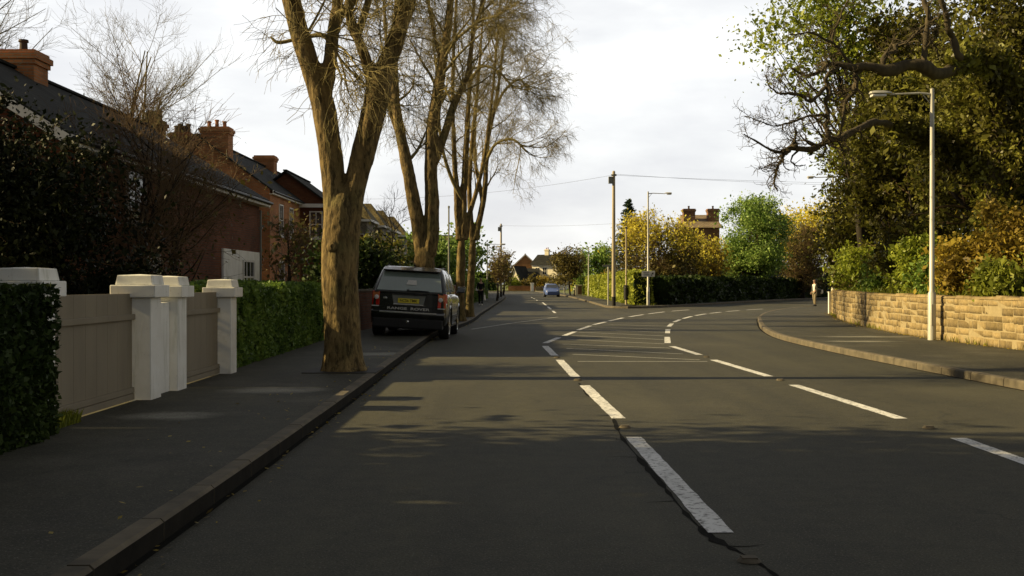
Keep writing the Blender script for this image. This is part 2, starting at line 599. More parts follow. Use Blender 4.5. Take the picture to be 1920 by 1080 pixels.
M['car_glass'] = simple('sky_toned_car_glass', (.24, .30, .265), (.20, .25, .22), 2, .06, spec=.8, ior=2.3)  # sky reflection put into the pale grey-green base colour
M['car_black'] = simple('black_car_paint', (.012, .013, .012), (.010, .011, .010), 2, .22, spec=.6, coat=.6)
M['car_blue'] = simple('blue_car_paint', (.09, .14, .36), (.07, .11, .30), 2, .3, metal=0., spec=.35, coat=.15)
M['plastic'] = simple('black_plastic', (.014, .014, .014), (.009, .009, .009), 12, .55)
M['rubber'] = simple('tyre_rubber', (.020, .020, .020), (.012, .012, .012), 20, .8)
M['alloy'] = simple('alloy_rim', (.60, .60, .58), (.45, .45, .44), 6, .28, metal=.9)
M['chrome'] = simple('satin_chrome', (.62, .62, .60), (.5, .5, .49), 6, .22, metal=.9)
M['lamp_red'] = simple('red_lamp_lens', (.62, .03, .015), (.45, .02, .01), 18, .18, spec=.6)
M['lamp_amber'] = simple('amber_lamp_lens', (.62, .22, .08), (.5, .15, .05), 18, .18, spec=.6)
M['lamp_clear'] = simple('clear_lamp_lens', (.72, .70, .66), (.6, .58, .55), 18, .12, spec=.7)
M['plate_yellow'] = simple('yellow_plate', (.78, .66, .05), (.68, .56, .04), 6, .5)
M['plate_ink'] = simple('plate_ink', (.03, .025, .01), (.02, .018, .01), 6, .6)
M['galv'] = simple('galvanised_steel', (.50, .49, .43), (.36, .35, .31), 4, .5, metal=.25, vec_scale=(1, 1, .4))
M['grey_steel'] = simple('grey_painted_steel', (.22, .23, .20), (.16, .165, .15), 4, .6)
M['wood_pole'] = simple('weathered_pole_wood', (.46, .39, .27), (.30, .25, .165), 8, .9, bmp=.3, vec_scale=(1, 1, .08))
M['pitch'] = simple('pitch_black', (.02, .017, .012), (.012, .01, .008), 6, .8)
M['sign_white'] = simple('white_sign_face', (.70, .69, .64), (.6, .59, .55), 6, .5)
M['sign_grey'] = simple('faded_sign_lettering', (.30, .31, .30), (.24, .25, .24), 10, .6)
M['cloth_black'] = simple('black_cloth', (.012, .012, .015), (.008, .008, .010), 14, .9)
M['cloth_beige'] = simple('beige_cloth', (.24, .195, .125), (.18, .145, .09), 14, .9)
M['cloth_white'] = simple('white_cloth', (.75, .72, .66), (.62, .60, .54), 14, .9)
M['cloth_dark'] = simple('dark_green_cloth', (.035, .035, .028), (.025, .025, .02), 14, .9)
M['skin'] = simple('skin', (.50, .30, .21), (.44, .26, .18), 9, .55)
M['hair'] = simple('brown_hair', (.10, .06, .03), (.06, .035, .018), 30, .6)
M['hair_fair'] = simple('fair_hair', (.38, .27, .14), (.28, .19, .10), 30, .6)
M['eye'] = simple('dark_eye', (.02, .016, .012), (.012, .010, .008), 30, .3)
M['terracotta'] = simple('terracotta_pot', (.34, .15, .07), (.24, .10, .05), 6, .85)
M['pot_dark'] = simple('sooty_pot', (.06, .04, .03), (.04, .026, .02), 6, .9)
M['wire'] = simple('grey_cable', (.10, .10, .10), (.07, .07, .07), 6, .7)
m, t, p, _ = nodes('rubble_stone')
at = t.nodes.new('ShaderNodeAttribute'); at.attribute_name = 'rnd'
f = noise(t, coord(t, 'Object'), 9, 7, .65)
c = ramp(t, at.outputs['Fac'], [(.0, (.15, .110, .050)), (.45, (.24, .18, .085)), (1., (.33, .25, .125))])
c = mixc(t, 1., c, ramp(t, f, [(.3, (.62, .6, .55)), (.7, (1.2, 1.18, 1.1))]), 'MULTIPLY')
t.links.new(c, p.inputs['Base Color'])
p.inputs['Roughness'].default_value = .95
bump(t, p, f, .7, .03)
M['stone'] = m
M['mortar'] = simple('lime_mortar', (.33, .265, .145), (.25, .20, .11), 12, .95, bmp=.4)
# ================================================================== SETTING
def P2(*a): return [tuple(p) for p in a]

def strip(a, b, za, zb, mb, flip=False):
    """sheet between two equally sampled plan polylines"""
    n = len(a)
    vs = [(x, y, za) for x, y in a] + [(x, y, zb) for x, y in b]
    return mb.add(vs, [(i, i + 1, n + i + 1, n + i) for i in range(n - 1)])

def offset(pl, d):
    p = np.asarray(pl, float)[:, :2]
    t = np.gradient(p, axis=0)
    t /= np.linalg.norm(t, axis=1, keepdims=True)
    return p + np.stack([t[:, 1], -t[:, 0]], 1) * d      # +d = right of travel

def fill(poly, z):
    bm = bmesh.new()
    vs = [bm.verts.new((x, y, z)) for x, y in poly]
    bm.faces.new(vs)
    bmesh.ops.triangulate(bm, faces=bm.faces[:], ngon_method='EAR_CLIP')
    v = [tuple(q.co) for q in bm.verts]
    bm.verts.index_update()
    f = [tuple(q.index for q in fc.verts) for fc in bm.faces]
    bm.free()
    return v, f

mb = MB()
mb.add([(-400, -60, -.02), (400, -60, -.02), (400, 900, -.02), (-400, 900, -.02)], [(0, 1, 2, 3)])
tag(mb.build('ground', M['grass']), kind='structure')
mb = MB()
mb.add([(-40, -12, 0), (90, -12, 0), (90, 262, 0), (-40, 262, 0)], [(0, 1, 2, 3)])
road = tag(mb.build('road', M['road']), kind='structure')

kerb_left = [(-1.99, -10), (-1.98, 2), (-1.96, 8), (-2.0, 14), (-2.08, 20), (-2.12, 26), (-2.1, 31), (-1.75, 35), (-1.52, 40), (-1.42, 50), (-1.2, 65), (-.98, 80), (-.76, 96), (-.8, 115), (-1.1, 140), (-2.2, 165), (-5.5, 187), (-12, 200), (-22, 206)]
inner_left = [(-4.32, -10), (-4.3, 2), (-4.3, 8), (-4.3, 14), (-4.36, 20), (-4.4, 25), (-4.3, 30), (-4.1, 34), (-3.7, 40), (-3.3, 50), (-2.8, 65), (-2.5, 78), (-2.35, 96), (-2.5, 115), (-2.9, 140), (-4.2, 165), (-7.5, 186), (-13, 198), (-22, 203)]
kerb_right = [(7.05, -10), (7.05, 4), (7.02, 12), (6.85, 18), (6.8, 23), (7.0, 28), (7.75, 33), (8.9, 38.5), (10.3, 44.5), (12.5, 51.8), (16, 60.4), (20, 67.3), (26, 76.5), (33, 86), (60, 122), (85, 155)]
wall_line = [(10.4, -10), (10.35, 6), (10.3, 18), (10.2, 25.7), (10.7, 31), (12.1, 39.1), (14.9, 49.5), (18.6, 57.5), (24, 65.5), (30, 74), (38, 84), (64, 118), (90, 152)]
corner_main = [(85, 177), (60, 143), (31, 103.6), (20, 85.5), (12.4, 70.9), (9.6, 65.6), (7.6, 62.9), (6.3, 62.6), (5.7, 64.6), (5.75, 70), (5.95, 85), (6.1, 105), (6.1, 125), (5.7, 150), (4.8, 175), (4.3, 200)]

M['kerb_face'] = simple('shade_painted_kerb_face', (.022, .020, .015), (.012, .011, .009), 5, .95, bmp=.3, spec=.1)  # shade on the left kerb's road side, put into a near-black colour
def pavement(name, kline, iline, side):
    k, s = resample(kline, .5)
    n = len(k)
    i_ = catmull(iline, n) if iline is not None else None
    top = offset(k, .13 * side)
    if i_ is None: i_ = offset(k, 1.9 * side)
    mb = MB()
    nn = 4
    for a in range(nn):
        A = top * (1 - a / nn) + i_[:, :2] * a / nn
        B = top * (1 - (a + 1) / nn) + i_[:, :2] * (a + 1) / nn
        strip(A, B, .12, .12, mb)
    pv = tag(mb.build(name, M['pave']), kind='structure')
    # kerb stones, one mesh with small joints
    mb = MB()
    joint = 0
    step = 2
    for j in range(0, n - step, step):
        a0, a1 = k[j, :2], k[j + step, :2]
        t0, t1 = top[j], top[j + step]
        d = (a1 - a0) * .008
        h = .124 + rng.uniform(-.002, .002)
        a0, a1, t0, t1 = a0 + d, a1 - d, t0 + d, t1 - d
        m0, m1 = a0 + (t0 - a0) * .16, a1 + (t1 - a1) * .16
        mb.add([(*a0, -.03), (*a1, -.03), (*a1, h - .02), (*a0, h - .02), (*m0, h), (*m1, h), (*t1, h), (*t0, h), (*t0, .05), (*t1, .05)],
               [(0, 1, 2, 3), (3, 2, 5, 4), (4, 5, 6, 7), (7, 6, 9, 8), (0, 3, 4, 7, 8), (1, 9, 6, 5, 2)])
    ko = mb.build('kerb', M['kerb'], pv)
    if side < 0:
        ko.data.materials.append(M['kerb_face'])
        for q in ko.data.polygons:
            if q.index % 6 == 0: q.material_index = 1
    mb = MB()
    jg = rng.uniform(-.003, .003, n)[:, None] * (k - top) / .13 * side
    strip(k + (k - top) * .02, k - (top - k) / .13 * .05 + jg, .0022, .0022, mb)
    mb.build('gutter_shade', M['seam'], pv)  # dark strip painted on the road as shade at the kerb foot
    return pv, k, i_
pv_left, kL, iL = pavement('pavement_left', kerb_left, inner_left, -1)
pv_right, kR, iR = pavement('pavement_right', kerb_right, [(x - .05, y) for x, y in wall_line], 1)
cpath, _ = resample(corner_main, .5)
pv_corner, kC, iC = pavement('pavement_corner', corner_main, None, 1)

# gardens / fields
poly = [tuple(p[:2]) for p in iL[::6]] + [(-22, 215), (-120, 215), (-120, -10)]
mb = MB(); mb.add(*fill(poly, .10)); tag(mb.build('front_gardens', M['soil']), kind='structure')
poly = [tuple(p) for p in iC[::5]] + [(6.3, 205), (140, 205), (140, 200)]
mb = MB(); mb.add(*fill(poly, .11)); tag(mb.build('corner_field', M['grass']), kind='structure')
# verge strip along the corner, between pavement and hedge
mb = MB()
mb.add([(-60, 206, .08), (60, 206, .08), (60, 420, 1.2), (-60, 420, 1.2)], [(0, 1, 2, 3)])
tag(mb.build('far_gardens', M['grass']), kind='structure')

# bank behind the stone wall
wl, ws = resample(wall_line, 1.0)
mb = MB()
offs = [(.42, .85), (1.6, 1.15), (4.0, 1.7), (8, 2.4), (16, 3.0), (40, 3.4)]
lines = []
for d, z in offs:
    o_ = offset(wl, d)
    lines.append(np.c_[o_, z + rng.uniform(-.12, .12, len(o_)) * min(1, d / 2)])
n = len(wl)
vs = np.vstack(lines)
fs = [(i * n + j, i * n + j + 1, (i + 1) * n + j + 1, (i + 1) * n + j) for i in range(len(offs) - 1) for j in range(n - 1)]
mb.add(vs, fs)
tag(mb.build('bank', M['grass'], smooth=True), kind='structure')

# ---------------------------------------------------------------- markings
def quadline(mb, a, b, w0, w1=None, z=.004, jag=.0):
    w1 = w1 or w0
    a, b = np.array(a[:2]), np.array(b[:2])
    d = b - a
    L_ = np.linalg.norm(d)
    d /= L_
    nrm = np.array([d[1], -d[0]])
    k = max(2, int(L_ / .18))
    pl, pr_ = [], []
    for i in range(k + 1):
        c_ = a + d * L_ * i / k
        w = w0 + (w1 - w0) * i / k
        pl.append(c_ - nrm * (w / 2 + rng.uniform(-jag, jag)))
        pr_.append(c_ + nrm * (w / 2 + rng.uniform(-jag, jag)))
    strip(pl, pr_, z, z, mb)

def dashes(name, prs, w, mat, jag=.006):
    mb = MB()
    for (a, b) in prs:
        quadline(mb, G(*a), G(*b), w, jag=jag)
    return mb.build(name, mat, road)

lineA = [((1352, 1000), (1188, 820)), ((1160, 785), (1096, 723)), ((1079, 707), (1049, 675)), ((1040, 667), (1022, 649)),
         ((1022, 643.5), (1048, 633)), ((1058, 629.5), (1078, 622)), ((1084, 619), (1107, 611)), ((1113, 609), (1136, 603.5)), ((1142, 602), (1168, 596)), ((1180, 594), (1206, 590)), ((1216, 588.5), (1246, 584.8)), ((1260, 583.5), (1292, 581))]
dashes('centre_line', lineA, .15, M['white_line'])
lineB = [((2150, 948), (1797, 822)), ((1690, 785.5), (1488, 722)), ((1442, 706), (1338, 675)), ((1312, 665.5), (1260, 649.5)),
         ((1252, 643.5), (1251, 632)), ((1251.5, 625), (1252.5, 617.5)), ((1254, 612.5), (1260, 606.8)), ((1264, 604), (1275, 599.3)), ((1281, 597.4), (1297, 593.2)), ((1304, 591.8), (1323, 588.6)), ((1331, 587.6), (1352, 585.3)), ((1362, 584.2), (1386, 582.3)), ((1400, 581.2), (1430, 579.4))]
dashes('lane_line', lineB, .15, M['white_line'])
hatch = [((1083, 678), (1326, 678)), ((1074, 664.5), (1312, 675)), ((1062, 653.5), (1280, 664)), ((1056, 645.5), (1257, 653)), ((1062, 636.5), (1246, 645)), ((1072, 629), (1245, 637)),
         ((1084, 623), (1244, 630)), ((1096, 618), (1246, 623.5)), ((1110, 613), (1248, 618)), ((1128, 608), (1252, 612))]
dashes('hatching', hatch, .085, M['faint_line'], .004)
dashes('give_way_line', [((884, 617.5), (960, 606)), ((962, 605.7), (1046, 594.5))], .10, M['faint_line'])
dashes('side_road_line', [((1041, 587), (1036, 582.5)), ((1033, 580), (1027, 575)), ((1024, 572.5), (1017, 567))], .13, M['white_line'])
mb = MB()
for i in range(3):
    y0 = 92 + i * 9
    quadline(mb, (2.2 - i * .05, y0), (2.16 - i * .05, y0 + 4), .12)
mb.build('side_road_line', M['white_line'], road)
# bitumen seam running beside the centre line
mb = MB()
pp = catmull([(1.40, 4.0, 0), (1.30, 5.4, 0), (1.12, 6.3, 0), (1.08, 8, 0), (1.04, 10, 0), (1.10, 12, 0), (1.0, 14, 0), (.98, 15.6, 0)], 90)[:, :2]
wdt = np.abs(.012 + .013 * np.sin(np.arange(90) * .35) + rng.normal(0, .012, 90)) + .004
nr = offset(pp, 1.0) - pp
strip(pp - nr * wdt[:, None], pp + nr * wdt[:, None] * .7, .002, .002, mb)
for k0 in range(8, 86, 6):
    a0 = pp[k0]
    br = [a0]
    ang = rng.uniform(1.2, 1.9) + (0 if rng.uniform() < .7 else math.pi)
    for q in range(5):
        ang += rng.normal(0, .35)
        br.append(br[-1] + np.array([-math.sin(ang), math.cos(ang) * .6]) * rng.uniform(.03, .07))
    br = np.array(br); nb_ = offset(br, 1.) - br
    ww = np.linspace(.009, .002, 6)[:, None]
    strip(br - nb_ * ww, br + nb_ * ww, .0022, .0022, mb)
mb.build('bitumen_seam', M['seam'], road)
# road studs between the dashes
for (px, py) in [(1405, 1053), (1172, 802), (1083, 713.5), (1044, 671), (1463, 713.5), (1742, 803.5), (1325, 670)]:
    x, y, _ = G(px, py)
    mb = MB()
    mb.lathe([(.0, .020), (.04, .020), (.055, .012), (.065, .003)], 14, c=(x, y, 0))
    mb.box(x - .04, x + .04, y - .03, y + .03, .010, .026)
    mb.build('road_stud', M['kerb'], road)
# pale patches standing for sun flecks on the pavements
def patch(cx, cy, rx, ry, par, z, mat):
    k = 26
    mb = MB()
    pts = []
    for i in range(k):
        a = 2 * math.pi * i / k
        rr = 1 + .28 * math.sin(3 * a + cx) + .16 * math.sin(7 * a + cy) + random.uniform(-.06, .06)
        pts.append((cx + rx * rr * math.cos(a), cy + ry * rr * math.sin(a), z))
    mb.add(pts, [tuple(range(k))])
    mb.build('sun_fleck_patch', mat, par)
M['sun_fleck'] = asphalt('sun_fleck_pavement', (.19, .18, .15), (.115, .108, .088), (.13, .12, .10), .9)
# iron plate at the foot of the nearest street tree
x, y = -2.57, 16.3
mb = MB()
mb.box(x - .55, x + .55, y - .5, y + .5, .121, .131)
mb.build('tree_pit_edge', M['pitch'], pv_left)

# ================================================================== STONE WALL
def stone_wall():
    pl, s = resample(wall_line, .05)
    keep = (pl[:, 1] < 112)
    pl, s = pl[keep], s[keep]
    nrm = offset(pl, 1.0) - pl[:, :2]
    tot = s[-1]
    def at(u, d):
        x = np.interp(u, s, pl[:, 0]); y = np.interp(u, s, pl[:, 1])
        nx = np.interp(u, s, nrm[:, 0]); ny = np.interp(u, s, nrm[:, 1])
        return x + nx * d, y + ny * d
    e_ = empty('stone_wall', (10.3, 25, .1), 'low wall of golden coursed rubble stone curving round the right hand pavement', 'wall')
    vs, fs, rn = [], [], []
    rows = [.185, .16, .19, .15, .175, .15]
    z = .10
    for ri, h in enumerate(rows):
        u = rng.uniform(-.3, 0) + 0
        while u < tot - .05:
            w = rng.choice([.17, .26, .34, .45, .6]) * rng.uniform(.85, 1.2)
            if u > 75: w *= 2
            u0, u1 = max(0, u), min(tot, u + w)
            if u1 - u0 > .06:
                b = len(vs)
                g = .009
                dep = -.010 - rng.uniform(0, .022)
                z0, z1 = z + g + rng.uniform(-.02, .012), z + h - g + rng.uniform(-.012, .02)
                um = (u0 + u1) / 2
                ins = .015
                # back ring, front ring with a middle bulge
                for (ua, za, dd) in [(u0 + g, z0, .05), (u1 - g, z0, .05), (u1 - g, z1, .05), (u0 + g, z1, .05),
                                     (u0 + g + ins * rng.uniform(.4, 1), z0 + ins * rng.uniform(.4, 1), dep), (u1 - g - ins * rng.uniform(.4, 1), z0 + ins * rng.uniform(.4, 1), dep + rng.uniform(-.012, .012)),
                                     (u1 - g - ins * rng.uniform(.4, 1), z1 - ins * rng.uniform(.4, 1), dep), (u0 + g + ins * rng.uniform(.4, 1), z1 - ins * rng.uniform(.4, 1), dep + rng.uniform(-.012, .012))]:
                    x, y = at(ua, dd)
                    vs.append((x, y, za))
                fs += [(b + 4, b + 5, b + 6, b + 7), (b, b + 1, b + 5, b + 4), (b + 1, b + 2, b + 6, b + 5), (b + 2, b + 3, b + 7, b + 6), (b + 3, b, b + 4, b + 7)]
                rn += [rng.uniform()] * 5
            u += w
        z += h
    mesh_np('stone_face', vs, fs, M['stone'], e_, rnd=rn)
    ztop = z
    # mortar core
    pc, sc = resample([tuple(p) for p in pl[::20]], .5)
    A, B = offset(pc, -.012), offset(pc, .40)
    mb = MB()
    strip(A, A, .05, ztop, mb); strip(A, B, ztop, ztop, mb); strip(B, B, ztop, .0, mb)
    mb.build('mortar_core', M['mortar'], e_, world=True)
    # coping: rough cock-and-hen stones laid along the top
    vs, fs, rn = [], [], []
    u = 0
    while u < tot - .3:
        w = rng.uniform(.35, .7)
        h = rng.uniform(.045, .085)
        b = len(vs)
        for (ua, dd, zz) in [(u + .01, -.035, ztop + .002), (u + w - .01, -.035, ztop + .002), (u + w - .01, .42, ztop + .002), (u + .01, .42, ztop + .002),
                             (u + .03, .0, ztop + h), (u + w - .03, .0, ztop + h + rng.uniform(-.015, .015)), (u + w - .03, .39, ztop + h), (u + .03, .39, ztop + h)]:
            x, y = at(min(ua, tot), dd)
            vs.append((x, y, zz))
        fs += [(b + 4, b + 5, b + 6, b + 7), (b, b + 1, b + 5, b + 4), (b + 1, b + 2, b + 6, b + 5), (b + 2, b + 3, b + 7, b + 6), (b + 3, b, b + 4, b + 7)]
        rn += [rng.uniform(.3, 1)] * 5
        u += w
    mesh_np('coping', vs, fs, M['stone'], e_, rnd=rn)
stone_wall()

# ================================================================== BUILDINGS
def window(parent, cx, z0, w, h, face, at, mat_f=None, bars=1, sill=True, wall_off=0.0):
    """sash window: face '+x' at x=at (cx runs along y) or '-y' at y=at (cx runs along x)"""
    mb = MB()
    t = .07
    d0, d1 = -.02, .05
    def bx(m, a0, a1, b0, b1, p0, p1):
        if face == '+x': m.box(at + p0, at + p1, a0, a1, b0, b1)
        else: m.box(a0, a1, at - p1, at - p0, b0, b1)
    x0, x1 = cx - w / 2, cx + w / 2
    bx(mb, x0, x0 + t, z0, z0 + h, d0, d1); bx(mb, x1 - t, x1, z0, z0 + h, d0, d1)
    bx(mb, x0 + t, x1 - t, z0 + h - t, z0 + h, d0, d1); bx(mb, x0 + t, x1 - t, z0, z0 + t, d0, d1)
    bx(mb, x0 + t, x1 - t, z0 + h * .5 - .03, z0 + h * .5 + .03, d0, d1 - .012)
    for k in range(bars):
        xx = x0 + w * (k + 1) / (bars + 1)
        bx(mb, xx - .025, xx + .025, z0 + t, z0 + h - t, d0, d1 - .02)
    fr = mb.build('window', mat_f or M['white_trim'], parent, world=True)
    mb = MB(); bx(mb, x0 + t * .5, x1 - t * .5, z0 + t * .5, z0 + h - t * .5, -.01, .012)
    mb.build('pane', M['glass'], fr, world=True)
    if sill:
        mb = MB(); bx(mb, x0 - .08, x1 + .08, z0 - .12, z0 - .005, -.02, .11)
        mb.build('sill', M['white_trim'], fr, world=True)
    return fr

def chimney(parent, x, y, w, d, z0, z1, mat, pots=2, potmat=None, cap=True):
    mb = MB()
    mb.box(x - w / 2, x + w / 2, y - d / 2, y + d / 2, z0, z1 - .38)
    mb.box(x - w / 2 - .05, x + w / 2 + .05, y - d / 2 - .05, y + d / 2 + .05, z1 - .378, z1 - .25)
    mb.box(x - w / 2 - .10, x + w / 2 + .10, y - d / 2 - .10, y + d / 2 + .10, z1 - .248, z1 - .10)
    mb.box(x - w / 2 - .03, x + w / 2 + .03, y - d / 2 - .03, y + d / 2 + .03, z1 - .098, z1)
    ch = mb.build('chimney', mat, parent, world=True)
    for k in range(pots):
        px = x + (k - (pots - 1) / 2) * (w / max(pots, 1)) * .85
        mb = MB()
        hh = .34 + .08 * (k % 2)
        mb.lathe([(.13, z1), (.105, z1 + .08), (.095, z1 + hh - .08), (.13, z1 + hh - .06), (.12, z1 + hh), (.08, z1 + hh), (.08, z1 + hh - .1)], 12, c=(px, y, 0))
        mb.build('chimney_pot', potmat or M['terracotta'], ch, smooth=True, world=True)
    return ch

def gable_house(name, label, cat, xf, xb, y0, y1, eave, ridge, mats, group=None, axis='y', over=.3, z0=.05, barge=True, fascia=True):
    """ridge runs along y (axis 'y': gables at y0,y1) or along x (gables at xf,xb)"""
    e_ = empty(name, ((xf + xb) / 2, (y0 + y1) / 2, 0), label, cat, group)
    wallm, roofm, trimm = mats
    xl, xr = min(xf, xb), max(xf, xb)
    mb = MB()
    if axis == 'y':
        xm = (xl + xr) / 2
        mb.prism([(xl, y0, z0), (xr, y0, z0), (xr, y0, eave), (xm, y0, ridge), (xl, y0, eave)], (0, y1 - y0, 0))
    else:
        ym = (y0 + y1) / 2
        mb.prism([(xl, y0, z0), (xl, y1, z0), (xl, y1, eave), (xl, ym, ridge), (xl, y0, eave)], (xr - xl, 0, 0))
    mb.build('wall', wallm, e_, world=True)
    th = .10
    mb = MB()
    ov = over
    if axis == 'y':
        hw = (xr - xl) / 2
        sl = (ridge - eave) / hw
        xm = (xl + xr) / 2
        for sg in (-1, 1):
            a = (xm, ridge + .02); b = (xm + sg * (hw + ov), eave - sl * ov + .02)
            mb.prism([(a[0], y0 - ov, a[1]), (b[0], y0 - ov, b[1]), (b[0], y0 - ov, b[1] + th), (a[0], y0 - ov, a[1] + th)], (0, y1 - y0 + 2 * ov, 0))
        mb.box(xm - .12, xm + .12, y0 - ov - .01, y1 + ov + .01, ridge + th + .0, ridge + th + .07)
    else:
        hw = (y1 - y0) / 2
        sl = (ridge - eave) / hw
        ym = (y0 + y1) / 2
        for sg in (-1, 1):
            a = (ym, ridge + .02); b = (ym + sg * (hw + ov), eave - sl * ov + .02)
            mb.prism([(xl - ov, a[0], a[1]), (xl - ov, b[0], b[1]), (xl - ov, b[0], b[1] + th), (xl - ov, a[0], a[1] + th)], (xr - xl + 2 * ov, 0, 0))
        mb.box(xl - ov - .01, xr + ov + .01, ym - .12, ym + .12, ridge + th, ridge + th + .07)
    rf = mb.build('roof', roofm, e_, world=True)
    if barge:
        if axis == 'y':
            for sg in (-1, 1):
                a = (xm, ridge + .0); b = (xm + sg * (hw + ov), eave - sl * ov)
                for yy in (y0 - ov - .03, y1 + ov + .0):
                    mb = MB(); mb.prism([(a[0], yy, a[1] - .16), (b[0], yy, b[1] - .16), (b[0], yy, b[1] + .07), (a[0], yy, a[1] + .07)], (0, .03, 0)); mb.build('bargeboard', trimm, e_, world=True)
        else:
            for sg in (-1, 1):
                a = (ym, ridge + .0); b = (ym + sg * (hw + ov), eave - sl * ov)
                for xx in (xl - ov - .03, xr + ov):
                    mb = MB(); mb.prism([(xx, a[0], a[1] - .16), (xx, b[0], b[1] - .16), (xx, b[0], b[1] + .07), (xx, a[0], a[1] + .07)], (.03, 0, 0)); mb.build('bargeboard', trimm, e_, world=True)
    if fascia and axis == 'y':
        ze = eave - sl * ov
        for sg in (-1, 1):
            mb = MB()
            xx = xm + sg * (hw + ov)
            x0_, x1_ = sorted((xx + sg * .002, xx + sg * .03))
            mb.box(x0_, x1_, y0 - ov, y1 + ov, ze - .12, ze + .08)
            x0_, x1_ = sorted((xm + sg * hw, xx))
            mb.box(x0_, x1_, y0 - ov + .01, y1 + ov - .01, ze - .13, ze - .10)
            mb.build('fascia', trimm, e_, world=True)
        mb = MB()
        xx = xr + ov + .09
        g_ = [(xx, y0 - ov, ze + .0), (xx, y1 + ov, ze + .0)]
        mb.tube(g_, .055, 8)
        mb.build('gutter', M['plastic'], e_, world=True)
    return e_, rf

def downpipe(e_, x, y, z1):
    mb = MB()
    mb.tube([(x, y, .1), (x, y, z1 - .35), (x + .0, y, z1 - .3)], .04, 8)
    for z in np.arange(.8, z1 - .4, 1.3):
        mb.box(x - .06, x + .06, y - .055, y + .055, z, z + .05)
    mb.build('downpipe', M['grey_steel'], e_, world=True)

# --- A: dark slate roofed house nearest on the left
hA, rA = gable_house('brick_house', 'low red brick house with long dark slate roof and white panelled bay beside the hedge', 'house', -9.0, -17.0, 21.3, 38.0, 4.5, 6.95, (M['brick'], M['slate'], M['white_trim']))
chimney(rA, -12.9, 28.2, .92, .85, 6.3, 7.55, M['brick_orange'], 1, M['pot_dark'])
mb = MB(); mb.box(-8.998, -8.93, 33.05, 37.75, .1, 2.55)
pan = mb.build('white_panel', M['white_paint'], hA, world=True)
window(hA, 36.1, 1.1, 1.5, 1.15, '+x', -8.93, bars=2)
window(hA, 25.5, 2.9, 1.3, 1.3, '+x', -9.0, bars=1)
mb = MB(); mb.box(-9.0, -8.95, 26.2, 27.2, .12, 2.2); dr = mb.build('door', M['white_trim'], hA, world=True)
mb = MB(); mb.box(-8.95, -8.9, 27.0, 27.06, 1.0, 1.2); mb.build('handle', M['pitch'], dr, world=True)
downpipe(hA, -8.93, 37.9, 4.35)

# --- B: taller brick terrace house with bright chimney
hB, rB = gable_house('brick_house', 'tall red brick terrace house with bright orange chimney and gable facing the camera', 'house', -12.7, -20.3, 56, 80, 6.4, 9.15, (M['brick_orange'], M['slate'], M['white_trim']), over=.18, barge=False)
chimney(rB, -15.7, 56.8, 1.45, 1.0, 7.8, 9.75, M['brick_orange'], 3, M['terracotta'])
chimney(rB, -16.5, 71.5, 1.3, 1.0, 8.7, 10.0, M['brick_orange'], 0)
window(hB, 58.6, 4.1, 1.0, 1.7, '+x', -12.7); window(hB, 61.3, 4.1, 1.0, 1.7, '+x', -12.7)
window(hB, 58.8, .9, 1.2, 1.8, '+x', -12.7); window(hB, 66.5, 4.1, 1.0, 1.7, '+x', -12.7)
# back addition with two dark stacks, between the two houses
hK, rK = gable_house('brick_house', 'plain brick back house with two dark pot crowned chimneys, roof peeping between its neighbours', 'house', -13.0, -18.4, 43.5, 51.5, 5.2, 6.9, (M['brick'], M['slate'], M['white_trim']), barge=False)
chimney(rK, -14.75, 43.9, .82, .7, 5.8, 8.15, M['brick'], 4, M['pot_dark'])
chimney(rK, -15.0, 48.6, .85, .7, 6.0, 8.3, M['brick'], 4, M['pot_dark'])
# projecting wing of the terrace
hW, rW = gable_house('brick_house', 'projecting red brick wing with white eaves and white sash window behind the nearest tree', 'house', -11.1, -16.0, 64.0, 71.0, 6.3, 8.1, (M['brick'], M['slate'], M['white_trim']), over=.35, barge=False)
window(hW, -11.75, 4.2, .8, 1.6, '-y', 64.0, bars=1)
window(hW, 67.5, 4.2, 1.4, 1.6, '+x', -11.1); window(hW, 67.5, .9, 1.6, 1.8, '+x', -11.1)
mb = MB(); mb.box(-16.35, -10.7, 63.6, 63.63, 6.0, 6.22); mb.build('eaves_board', M['white_trim'], hW, world=True)

